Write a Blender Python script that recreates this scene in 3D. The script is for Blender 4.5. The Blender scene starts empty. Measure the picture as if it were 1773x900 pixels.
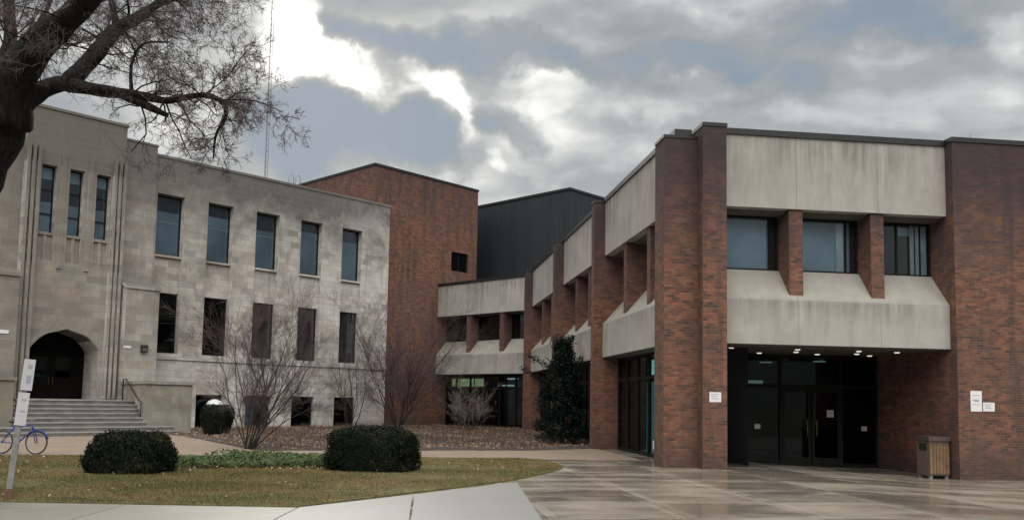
import bpy, math, random
import numpy as np
from mathutils import Matrix, Vector
R = math.radians
sc = bpy.context.scene
col = sc.collection
rng = np.random.default_rng(7)
random.seed(7)

# ------------------------------------------------------------------ camera
cam_d = bpy.data.cameras.new('camera'); cam = bpy.data.objects.new('camera', cam_d); col.objects.link(cam)
cam_d.sensor_fit = 'HORIZONTAL'; cam_d.sensor_width = 36.0
cam_d.lens = 1510.09 / 1773 * 36
cam_d.shift_y = 117.87 / 1773
cam_d.clip_end = 3000
PI_, RO_ = .083804, -.018103
c_, s_, cr_, sr_ = math.cos(PI_), math.sin(PI_), math.cos(RO_), math.sin(RO_)
rt = (cr_, sr_*s_, -sr_*c_); up = (sr_, -cr_*s_, cr_*c_); bk = (0, -c_, -s_)
cam.matrix_world = Matrix(((rt[0], up[0], bk[0], 0), (rt[1], up[1], bk[1], 0), (rt[2], up[2], bk[2], 1.6), (0, 0, 0, 1)))
sc.camera = cam

# ------------------------------------------------------------------ view, sky, sun
sc.view_settings.view_transform = 'Standard'
sc.view_settings.look = 'None'
sc.view_settings.gamma = 1
sc.view_settings.exposure = 0.4
sc.view_settings.use_curve_mapping = False
SUN_EL, SUN_AZ = 24.0, -13.0          # low sun behind the clouds, ahead and a little left
w = bpy.data.worlds.new('World'); sc.world = w; w.use_nodes = True
nt = w.node_tree; nt.nodes.clear()
def N(nt, t, **k):
    n = nt.nodes.new(t)
    for a, b in k.items(): setattr(n, a, b)
    return n
def L(nt, a, b): nt.links.new(a, b)
def math_n(nt, op, a, b=None, clamp=False):
    n = N(nt, 'ShaderNodeMath', operation=op, use_clamp=clamp)
    for i, v in enumerate((a, b)):
        if v is None: continue
        if isinstance(v, (int, float)): n.inputs[i].default_value = v
        else: L(nt, v, n.inputs[i])
    return n.outputs[0]
out = N(nt, 'ShaderNodeOutputWorld'); bg = N(nt, 'ShaderNodeBackground'); bg.inputs['Strength'].default_value = 0.1
L(nt, bg.outputs[0], out.inputs[0])
sky = N(nt, 'ShaderNodeTexSky', sky_type='NISHITA'); sky.sun_disc = False
sky.sun_elevation = R(SUN_EL); sky.sun_rotation = R(SUN_AZ)
tc = N(nt, 'ShaderNodeTexCoord')
gen = tc.outputs['Generated']
def vnoise(scale, detail, rough):
    n = N(nt, 'ShaderNodeTexNoise'); n.inputs['Scale'].default_value = scale; n.inputs['Detail'].default_value = detail; n.inputs['Roughness'].default_value = rough
    L(nt, gen, n.inputs['Vector'])
    q = N(nt, 'ShaderNodeVectorMath', operation='SUBTRACT'); L(nt, n.outputs['Color'], q.inputs[0]); q.inputs[1].default_value = (.5, .5, .5)
    return q.outputs[0]
# cloud deck described in compass bearing / elevation (degrees), edges torn by noise
sep0 = N(nt, 'ShaderNodeSeparateXYZ'); L(nt, gen, sep0.inputs[0])
azd = math_n(nt, 'MULTIPLY', math_n(nt, 'ARCTAN2', sep0.outputs['X'], sep0.outputs['Y']), 57.2958)
eld = math_n(nt, 'MULTIPLY', math_n(nt, 'ARCSINE', sep0.outputs['Z']), 57.2958)
ae = N(nt, 'ShaderNodeCombineXYZ'); L(nt, azd, ae.inputs[0]); L(nt, eld, ae.inputs[1])
def warped(src, scale, detail, rough, amt):
    m_ = N(nt, 'ShaderNodeVectorMath', operation='MULTIPLY'); L(nt, vnoise(scale, detail, rough), m_.inputs[0]); m_.inputs[1].default_value = amt
    a_ = N(nt, 'ShaderNodeVectorMath', operation='ADD'); L(nt, src, a_.inputs[0]); L(nt, m_.outputs[0], a_.inputs[1]); return a_.outputs[0]
aw_ = warped(ae.outputs[0], 9, 8, .55, (13, 8, 0))
mp = N(nt, 'ShaderNodeMapping'); mp.inputs['Scale'].default_value = (.085, .24, 1); mp.inputs['Rotation'].default_value = (0, 0, R(6))
L(nt, warped(ae.outputs[0], 6, 4, .5, (5, 3, 0)), mp.inputs['Vector'])
cn = N(nt, 'ShaderNodeTexNoise', noise_dimensions='2D'); cn.inputs['Scale'].default_value = 1.0; cn.inputs['Detail'].default_value = 8; cn.inputs['Roughness'].default_value = .50
L(nt, mp.outputs[0], cn.inputs['Vector'])
val = math_n(nt, 'MULTIPLY_ADD', cn.outputs['Fac'], 1.25); val.node.inputs[2].default_value = -.17
BANKS = [(-15.5, 22.7, 3.4, 5.0, 6.0, 0.75), (-12.7, 21.0, 4.2, 2.4, -19.0, 0.75), (-9.8, 19.3, 2.8, 1.2, 4.0, 0.4), (-5.4, 19.7, 3.4, 2.6, -16.0, 0.55), (-4.2, 16.9, 1.7, 2.6, 11.0, 0.38), (-1.2, 15.1, 1.5, 1.0, 1.0, 0.2), (1.4, 18.5, 6.7, 1.4, -8.0, 0.14), (-11.2, 16.4, 10.2, 3.5, -5.0, -0.55), (-13.9, 18.3, 4.0, 2.6, -15.0, -0.45), (-6.0, 15.2, 3.9, 2.1, -17.0, -0.45), (-15.9, 15.5, 2.6, 4.1, 5.0, -0.35), (-9.2, 22.9, 6.7, 1.7, -4.0, -0.5), (-1.4, 22.2, 9.6, 1.8, -10.0, -0.42), (-0.9, 18.3, 4.8, 1.7, -7.0, -0.36), (5.3, 21.3, 5.0, 2.0, -1.0, -0.22), (16.5, 22.1, 13.3, 2.7, -3.0, -0.3), (24.4, 22.2, 7.8, 2.1, -9.0, -0.22), (8.7, 24.3, 6.6, 1.3, -3.0, -0.14), (16.5, 19.8, 6.0, 1.1, 6.0, -0.1), (2.6, 19.8, 5.1, 1.0, -6.0, 0.16), (11.4, 19.6, 7.3, 1.3, 10.0, 0.22), (4.6, 16.2, 10.4, 2.1, -1.0, 0.18), (22.4, 17.6, 11.9, 1.7, -11.0, 0.12), (29.9, 21.0, 2.6, 2.7, -10.0, 0.2), (4.4, 24.9, 3.9, 1.3, -1.0, 0.16), (26.9, 18.7, 5.4, 1.4, -18.0, 0.1), (-21.0, 19.7, 9.8, 5.9, 7.0, 0.14)]   # bearing, elevation, half-widths, tilt, brighter (+) or thicker (-)
for az, elv, ra, rb_, tilt, amp in BANKS:
    q = N(nt, 'ShaderNodeMapping', vector_type='TEXTURE'); q.inputs['Location'].default_value = (az, elv, 0); q.inputs['Rotation'].default_value = (0, 0, R(tilt)); q.inputs['Scale'].default_value = (ra, rb_, 1)
    L(nt, aw_, q.inputs['Vector'])
    ln_ = N(nt, 'ShaderNodeVectorMath', operation='LENGTH'); L(nt, q.outputs[0], ln_.inputs[0])
    mr = N(nt, 'ShaderNodeMapRange', interpolation_type='SMOOTHSTEP'); L(nt, ln_.outputs['Value'], mr.inputs['Value'])
    mr.inputs['From Min'].default_value = 1.0; mr.inputs['From Max'].default_value = .25; mr.inputs['To Min'].default_value = 0; mr.inputs['To Max'].default_value = amp
    val = math_n(nt, 'ADD', val, mr.outputs[0])
for d, rad, amp in (((0, -.75, .66), 85.0, 1.5), ((0, -.3, .95), 45.0, .5)):      # the sky behind and overhead is brighter
    dp = N(nt, 'ShaderNodeVectorMath', operation='DOT_PRODUCT'); L(nt, gen, dp.inputs[0]); dp.inputs[1].default_value = Vector(d).normalized()
    mr = N(nt, 'ShaderNodeMapRange', interpolation_type='SMOOTHSTEP'); L(nt, dp.outputs['Value'], mr.inputs['Value'])
    mr.inputs['From Min'].default_value = math.cos(R(rad)); mr.inputs['From Max'].default_value = math.cos(R(rad*.12)); mr.inputs['To Min'].default_value = 0; mr.inputs['To Max'].default_value = amp
    val = math_n(nt, 'ADD', val, mr.outputs[0])
cr = N(nt, 'ShaderNodeValToRGB'); L(nt, val, cr.inputs[0])
el = cr.color_ramp.elements
for p, c in [(0.0, (.195, .242, .295, 1)), (.12, (.212, .258, .305, 1)), (.24, (.235, .264, .284, 1)), (.46, (.305, .325, .33, 1)), (.66, (.47, .482, .475, 1)), (.9, (.84, .83, .79, 1)), (1.0, (1.0, .985, .93, 1))]:
    if p in (0.0, 1.0): e = el[0] if p == 0 else el[-1]
    else: e = el.new(p)
    e.color = c
boost = math_n(nt, 'MAXIMUM', math_n(nt, 'ADD', val, 0), 1.0)
cm = N(nt, 'ShaderNodeVectorMath', operation='SCALE'); L(nt, cr.outputs[0], cm.inputs[0]); L(nt, math_n(nt, 'MULTIPLY', boost, 10.0), cm.inputs['Scale'])
mx = N(nt, 'ShaderNodeMix', data_type='RGBA'); mx.inputs['Factor'].default_value = .965
L(nt, sky.outputs[0], mx.inputs['A']); L(nt, cm.outputs[0], mx.inputs['B'])
# dark band added low in the sky behind the viewer to dim the recess
sg = N(nt, 'ShaderNodeSeparateXYZ'); L(nt, gen, sg.inputs[0])
lowm = N(nt, 'ShaderNodeMapRange', interpolation_type='SMOOTHSTEP'); L(nt, sg.outputs['Z'], lowm.inputs['Value']); lowm.inputs['From Min'].default_value = .42; lowm.inputs['From Max'].default_value = .20
bkm = N(nt, 'ShaderNodeMapRange', interpolation_type='SMOOTHSTEP'); L(nt, sg.outputs['Y'], bkm.inputs['Value']); bkm.inputs['From Min'].default_value = .1; bkm.inputs['From Max'].default_value = -.25
trm = N(nt, 'ShaderNodeMix', data_type='RGBA'); L(nt, math_n(nt, 'MULTIPLY', math_n(nt, 'MULTIPLY', lowm.outputs[0], bkm.outputs[0]), .9), trm.inputs['Factor'])
L(nt, mx.outputs['Result'], trm.inputs['A']); trm.inputs['B'].default_value = (.35, .36, .34, 1)
L(nt, trm.outputs['Result'], bg.inputs['Color'])
sun_d = bpy.data.lights.new('sun', 'SUN'); sun_d.energy = .5; sun_d.angle = R(14); sun_d.color = (1, .95, .88)
sun = bpy.data.objects.new('sun', sun_d); col.objects.link(sun)
sd = Vector((math.sin(R(SUN_AZ))*math.cos(R(SUN_EL)), math.cos(R(SUN_AZ))*math.cos(R(SUN_EL)), math.sin(R(SUN_EL))))
sun.rotation_euler = (-sd).to_track_quat('-Z', 'Y').to_euler(); sun.location = sd*200

# ------------------------------------------------------------------ materials
def new_mat(name):
    m = bpy.data.materials.new(name); m.use_nodes = True
    return m, m.node_tree, m.node_tree.nodes['Principled BSDF']
def noise(nt, vec, scale, detail=4, rough=.55, stretch=None, dist=0):
    if stretch:
        mpn = N(nt, 'ShaderNodeMapping'); mpn.inputs['Scale'].default_value = stretch; L(nt, vec, mpn.inputs['Vector']); vec = mpn.outputs[0]
    n = N(nt, 'ShaderNodeTexNoise'); n.inputs['Scale'].default_value = scale; n.inputs['Detail'].default_value = detail; n.inputs['Roughness'].default_value = rough; n.inputs['Distortion'].default_value = dist
    L(nt, vec, n.inputs['Vector']); return n.outputs['Fac']
def ramp(nt, fac, stops):
    r = N(nt, 'ShaderNodeValToRGB'); L(nt, fac, r.inputs[0]); e = r.color_ramp.elements
    for i, (p, c) in enumerate(stops):
        if i == 0: x = e[0]
        elif i == len(stops)-1: x = e[-1]
        else: x = e.new(p)
        x.position = p; x.color = (c, c, c, 1) if isinstance(c, (int, float)) else (*c, 1)
    return r.outputs[0]
def mixc(nt, fac, a, b, mode='MIX'):
    m = N(nt, 'ShaderNodeMix', data_type='RGBA', blend_type=mode)
    if isinstance(fac, (int, float)): m.inputs['Factor'].default_value = fac
    else: L(nt, fac, m.inputs['Factor'])
    for k, v in (('A', a), ('B', b)):
        if isinstance(v, tuple): m.inputs[k].default_value = (*v, 1)
        else: L(nt, v, m.inputs[k])
    return m.outputs['Result']
def bump(nt, b, h, strength=.3, dist=.02):
    n = N(nt, 'ShaderNodeBump'); n.inputs['Strength'].default_value = strength; n.inputs['Distance'].default_value = dist
    L(nt, h, n.inputs['Height']); L(nt, n.outputs[0], b.inputs['Normal'])
def uvn(nt):  # box-mapped metres
    return N(nt, 'ShaderNodeUVMap').outputs[0]
def objc(nt): return N(nt, 'ShaderNodeTexCoord').outputs['Object']
def posn(nt): return N(nt, 'ShaderNodeNewGeometry').outputs['Position']

def simple(name, c, rough=.6, var=.25, scale=6, metal=0, spec=.5):
    m, nt, b = new_mat(name)
    n = noise(nt, objc(nt), scale, 5)
    dk = tuple(x*(1-var) for x in c); lt = tuple(min(1, x*(1+var)) for x in c)
    L(nt, ramp(nt, n, [(.3, dk), (.7, lt)]), b.inputs['Base Color'])
    b.inputs['Roughness'].default_value = rough; b.inputs['Metallic'].default_value = metal; b.inputs['Specular IOR Level'].default_value = spec
    return m

def brick_mat():
    m, nt, b = new_mat('brick')
    uv = uvn(nt)
    br = N(nt, 'ShaderNodeTexBrick'); br.inputs['Scale'].default_value = 1
    br.inputs['Brick Width'].default_value = .203; br.inputs['Row Height'].default_value = .068; br.inputs['Mortar Size'].default_value = .008; br.inputs['Mortar Smooth'].default_value = .2
    br.inputs['Color1'].default_value = (0, 0, 0, 1); br.inputs['Color2'].default_value = (1, 1, 1, 1); br.inputs['Mortar'].default_value = (.5, .5, .5, 1); br.inputs['Bias'].default_value = 0
    L(nt, uv, br.inputs['Vector'])
    rc = ramp(nt, br.outputs['Color'], [(0, (.060, .032, .028)), (.22, (.135, .049, .035)), (.5, (.205, .070, .043)), (.8, (.285, .100, .055)), (1, (.20, .11, .076))])
    big = noise(nt, uv, .55, 4, .6)
    c = mixc(nt, ramp(nt, big, [(.40, 0), (.66, .6)]), rc, (.085, .050, .048))        # weathered purple areas
    med = noise(nt, uv, 1.7, 5, .65)
    c = mixc(nt, ramp(nt, med, [(.47, 0), (.68, .42)]), c, (.31, .135, .070))
    mot = noise(nt, uv, 2.6, 4, .6, (1, 1.8, 1))
    c = mixc(nt, ramp(nt, mot, [(.50, 0), (.64, .62)]), c, (.055, .034, .032)); c = mixc(nt, ramp(nt, mot, [(.34, .5), (.46, 0)]), c, (.30, .125, .062))
    strk = noise(nt, uv, 1.0, 4, .6, (2.2, .25, 1))
    c = mixc(nt, ramp(nt, strk, [(.50, 0), (.66, .72)]), c, (.045, .030, .032))
    c = mixc(nt, br.outputs['Fac'], c, (.125, .092, .072))
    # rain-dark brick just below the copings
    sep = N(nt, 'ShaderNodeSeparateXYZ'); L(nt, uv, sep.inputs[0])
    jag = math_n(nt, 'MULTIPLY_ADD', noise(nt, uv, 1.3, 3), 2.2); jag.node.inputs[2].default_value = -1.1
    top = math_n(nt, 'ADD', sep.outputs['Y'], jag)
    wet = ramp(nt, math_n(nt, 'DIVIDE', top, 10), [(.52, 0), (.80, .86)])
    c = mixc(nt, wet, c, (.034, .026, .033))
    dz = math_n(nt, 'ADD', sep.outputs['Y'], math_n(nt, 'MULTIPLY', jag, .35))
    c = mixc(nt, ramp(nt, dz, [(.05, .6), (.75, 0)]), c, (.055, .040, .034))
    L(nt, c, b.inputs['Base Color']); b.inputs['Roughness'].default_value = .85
    inv = math_n(nt, 'SUBTRACT', 1.0, br.outputs['Fac']); bump(nt, b, inv, .5, .012)
    return m
def tower_brick_mat():
    m = brick_mat(); m.name = 'old brick'   # less rain-stained than the low building
    nt = m.node_tree
    for n in nt.nodes:
        if n.type == 'MATH' and n.operation == 'DIVIDE': n.inputs[1].default_value = 24
    return m
def concrete_mat():
    m, nt, b = new_mat('precast concrete')
    uv = uvn(nt)
    base = ramp(nt, noise(nt, uv, 1.6, 6, .6), [(.3, (.365, .350, .326)), (.7, (.45, .433, .404))])
    fine = noise(nt, uv, 30, 3)
    base = mixc(nt, math_n(nt, 'MULTIPLY', fine, .25), base, (.37, .345, .31))
    st = noise(nt, uv, 1.0, 6, .66, (1.5, .34, 1), .5)
    base = mixc(nt, ramp(nt, st, [(.47, 0), (.68, .5)]), base, (.24, .225, .195))
    sepc = N(nt, 'ShaderNodeSeparateXYZ'); L(nt, uv, sepc.inputs[0])
    drip = noise(nt, uv, 1.0, 5, .65, (4.5, .22, 1), .2)
    patch = ramp(nt, noise(nt, uv, .55, 3, .5), [(.42, .25), (.58, 1)])
    hang = math_n(nt, 'MULTIPLY', patch, ramp(nt, math_n(nt, 'DIVIDE', sepc.outputs['Y'], 10), [(.36, 0), (.43, .85), (.445, .15), (.69, .06), (.85, 1)]))
    base = mixc(nt, math_n(nt, 'MULTIPLY', ramp(nt, drip, [(.36, 0), (.62, .85)]), hang), base, (.155, .15, .132))
    st2 = noise(nt, uv, 1.0, 5, .7, (9, .3, 1))
    base = mixc(nt, ramp(nt, st2, [(.57, 0), (.78, .30)]), base, (.19, .18, .155))
    # sloping sills painted darker to offset the light they catch facing up
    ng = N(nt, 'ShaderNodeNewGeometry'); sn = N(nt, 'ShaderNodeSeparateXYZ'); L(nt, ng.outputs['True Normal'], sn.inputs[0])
    sill_dim = math_n(nt, 'MULTIPLY', ramp(nt, sn.outputs['Z'], [(.2, 0), (.4, .75)]), ramp(nt, noise(nt, uv, 3, 5, .6), [(.2, .35), (.7, 1)]))
    base = mixc(nt, sill_dim, base, (.25, .235, .205))
    L(nt, base, b.inputs['Base Color']); b.inputs['Roughness'].default_value = .85
    bump(nt, b, fine, .2, .006)
    return m
def stone_mat():
    m, nt, b = new_mat('limestone ashlar')
    uv = uvn(nt)
    br = N(nt, 'ShaderNodeTexBrick'); br.inputs['Scale'].default_value = 1; br.offset = .37; br.squash = .7; br.squash_frequency = 3
    br.inputs['Brick Width'].default_value = .82; br.inputs['Row Height'].default_value = .31; br.inputs['Mortar Size'].default_value = .010
    br.inputs['Color1'].default_value = (0, 0, 0, 1); br.inputs['Color2'].default_value = (1, 1, 1, 1); br.inputs['Mortar'].default_value = (.5, .5, .5, 1)
    L(nt, uv, br.inputs['Vector'])
    c = ramp(nt, br.outputs['Color'], [(0, (.30, .28, .258)), (.25, (.47, .44, .41)), (.65, (.58, .55, .515)), (.86, (.52, .47, .42)), (1, (.40, .345, .30))])
    ns = noise(nt, uv, .8, 6, .65)
    c = mixc(nt, ramp(nt, ns, [(.40, 0), (.64, .72)]), c, (.23, .212, .19))
    # soot and lichen: heaviest along the parapet, thinning out downwards
    sep = N(nt, 'ShaderNodeSeparateXYZ'); L(nt, uv, sep.inputs[0])
    jag = math_n(nt, 'MULTIPLY_ADD', noise(nt, uv, .9, 5, .65), 5.0); jag.node.inputs[2].default_value = -2.5
    hh = math_n(nt, 'DIVIDE', math_n(nt, 'ADD', sep.outputs['Y'], jag), 14)
    c = mixc(nt, ramp(nt, hh, [(.66, 0), (.86, .90)]), c, (.105, .10, .096))
    # the entrance end is darker: grime, plus tree shading put into the colour
    sx = math_n(nt, 'ADD', sep.outputs['X'], math_n(nt, 'MULTIPLY', jag, .8))
    c = mixc(nt, ramp(nt, math_n(nt, 'DIVIDE', sx, 32), [(.40, .72), (.70, 0)]), c, (.155, .138, .118))
    pale = noise(nt, uv, .55, 6, .7, None, .4)
    c = mixc(nt, math_n(nt, 'MULTIPLY', ramp(nt, pale, [(.42, 0), (.6, .85)]), ramp(nt, math_n(nt, 'ADD', math_n(nt, 'DIVIDE', sx, 32), math_n(nt, 'DIVIDE', sep.outputs['Y'], -22)), [(.30, .0), (.62, 1)])), c, (.66, .63, .605))
    rosy = noise(nt, uv, 1.9, 5, .65)
    c = mixc(nt, math_n(nt, 'MULTIPLY', math_n(nt, 'MULTIPLY', ramp(nt, hh, [(.55, 1), (.72, 0)]), ramp(nt, rosy, [(.50, 0), (.66, .6)])), ramp(nt, br.outputs['Color'], [(.3, .2), (.8, 1)])), c, (.40, .295, .235))
    st = noise(nt, uv, 1.0, 5, .65, (2.6, .18, 1))
    c = mixc(nt, ramp(nt, st, [(.54, 0), (.72, .5)]), c, (.17, .155, .13))
    c = mixc(nt, math_n(nt, 'MULTIPLY', br.outputs['Fac'], .6), c, (.22, .195, .165))
    L(nt, c, b.inputs['Base Color']); b.inputs['Roughness'].default_value = .9
    bump(nt, b, noise(nt, uv, 9, 5), .35, .02)
    return m
def metal_siding_mat():
    m, nt, b = new_mat('slate metal siding')
    uv = uvn(nt)
    n = noise(nt, uv, 1, 4, .6, (2.5, .12, 1))
    L(nt, ramp(nt, n, [(.3, (.012, .017, .022)), (.7, (.020, .027, .033))]), b.inputs['Base Color'])
    b.inputs['Roughness'].default_value = .6
    return m
def glass_mat(name, tint, mult=1.0, add=.0):
    m, nt, b = new_mat(name); nt.nodes.remove(b)
    o = nt.nodes['Material Output']
    tr = N(nt, 'ShaderNodeBsdfTransparent'); tr.inputs[0].default_value = (*tint, 1)
    gl = N(nt, 'ShaderNodeBsdfGlossy'); gl.inputs['Roughness'].default_value = .03; gl.inputs[0].default_value = (.9, .95, 1, 1)
    bn = N(nt, 'ShaderNodeBump'); bn.inputs['Strength'].default_value = .04; bn.inputs['Distance'].default_value = .05
    L(nt, noise(nt, objc(nt), .8, 2), bn.inputs['Height']); L(nt, bn.outputs[0], gl.inputs['Normal'])
    fr = N(nt, 'ShaderNodeFresnel'); fr.inputs['IOR'].default_value = 1.5
    f = math_n(nt, 'MULTIPLY_ADD', fr.outputs[0], mult, True); f.node.inputs[2].default_value = add
    mixs = N(nt, 'ShaderNodeMixShader'); L(nt, f, mixs.inputs[0]); L(nt, tr.outputs[0], mixs.inputs[1]); L(nt, gl.outputs[0], mixs.inputs[2])
    L(nt, mixs.outputs[0], o.inputs[0]); return m
def emit_mat(name, c, s):
    m, nt, b = new_mat(name)
    n = noise(nt, objc(nt), 4, 3)
    L(nt, ramp(nt, n, [(.3, tuple(x*.7 for x in c)), (.7, c)]), b.inputs['Emission Color'])
    b.inputs['Base Color'].default_value = (*c, 1); b.inputs['Emission Strength'].default_value = s
    return m
def leaf_mat(name, c1, c2, rough=.6, patch=None):
    m, nt, b = new_mat(name)
    g = N(nt, 'ShaderNodeNewGeometry')
    c = ramp(nt, g.outputs['Random Per Island'], [(0, c1), (1, c2)])
    if patch:
        pc, sc_, lo, hi, am = patch
        c = mixc(nt, ramp(nt, noise(nt, g.outputs['Position'], sc_, 4, .6), [(lo, 0), (hi, am)]), c, pc)
    L(nt, c, b.inputs['Base Color']); b.inputs['Roughness'].default_value = rough; b.inputs['Specular IOR Level'].default_value = .12
    return m
def bark_mat(name, a, c):
    m, nt, b = new_mat(name)
    n = noise(nt, objc(nt), 7, 6, .65, (3, 3, .6), .4)
    L(nt, ramp(nt, n, [(.35, a), (.68, c)]), b.inputs['Base Color']); b.inputs['Roughness'].default_value = .95; b.inputs['Specular IOR Level'].default_value = .15
    bump(nt, b, n, .8, .03); return m
def pave_mat(name, c1, c2, wet, joint=None, strip=None):
    """concrete paving; wet = how much of it is covered by rain film"""
    m, nt, b = new_mat(name)
    p = objc(nt)
    c = ramp(nt, noise(nt, p, .8, 6, .6), [(.3, c1), (.7, c2)])
    fine = noise(nt, p, 22, 4)
    c = mixc(nt, math_n(nt, 'MULTIPLY', fine, .3), c, tuple(x*.62 for x in c1))
    film = noise(nt, p, .50, 5, .6, (1, 2.2, 1), .2)
    if joint:
        br = N(nt, 'ShaderNodeTexBrick'); br.offset = 0; br.inputs['Scale'].default_value = 1; br.inputs['Brick Width'].default_value = joint; br.inputs['Row Height'].default_value = joint
        br.inputs['Mortar Size'].default_value = .012; br.inputs['Color1'].default_value = (0, 0, 0, 1); br.inputs['Color2'].default_value = (1, 1, 1, 1); br.inputs['Mortar'].default_value = (.5,)*3 + (1,)
        mo = N(nt, 'ShaderNodeMapping'); mo.inputs['Location'].default_value = (-.04, .3, 0); L(nt, p, mo.inputs['Vector']); L(nt, mo.outputs[0], br.inputs['Vector'])
        pan = br.outputs['Color']                         # every panel sits a little higher or lower and holds water differently
        film = math_n(nt, 'ADD', film, math_n(nt, 'MULTIPLY_ADD', pan, .22)); film.node.inputs[1].links[0].from_node.inputs[2].default_value = -.11
        c = mixc(nt, math_n(nt, 'MULTIPLY', pan, .25), c, tuple(x*.75 for x in c1))
    if strip:                                              # light concrete bands between the aggregate panels
        br2 = N(nt, 'ShaderNodeTexBrick'); br2.offset = 0; br2.inputs['Scale'].default_value = 1; br2.inputs['Brick Width'].default_value = joint; br2.inputs['Row Height'].default_value = joint
        br2.inputs['Mortar Size'].default_value = .17; br2.inputs['Mortar Smooth'].default_value = .05
        L(nt, mo.outputs[0], br2.inputs['Vector'])
        c = mixc(nt, math_n(nt, 'MULTIPLY', br2.outputs['Fac'], .38), c, strip)
        film = math_n(nt, 'SUBTRACT', film, math_n(nt, 'MULTIPLY', br2.outputs['Fac'], .05))
    wm = ramp(nt, film, [(wet-.16, 0), (wet+.16, 1)])
    c = mixc(nt, wm, c, mixc(nt, .5, c, (.02, .016, .012), 'MULTIPLY') if False else mixc(nt, .38, c, (.075, .062, .048)))
    if joint: c = mixc(nt, math_n(nt, 'MULTIPLY', br.outputs['Fac'], .45), c, (.07, .06, .05))
    L(nt, c, b.inputs['Base Color'])
    rr = ramp(nt, wm, [(0, .45), (1, .13)]); L(nt, rr, b.inputs['Roughness'])
    bn = N(nt, 'ShaderNodeBump'); bn.inputs['Distance'].default_value = .004; L(nt, math_n(nt, 'SUBTRACT', .35, math_n(nt, 'MULTIPLY', wm, .30)), bn.inputs['Strength']); L(nt, fine, bn.inputs['Height']); L(nt, bn.outputs[0], b.inputs['Normal'])
    return m

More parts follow.
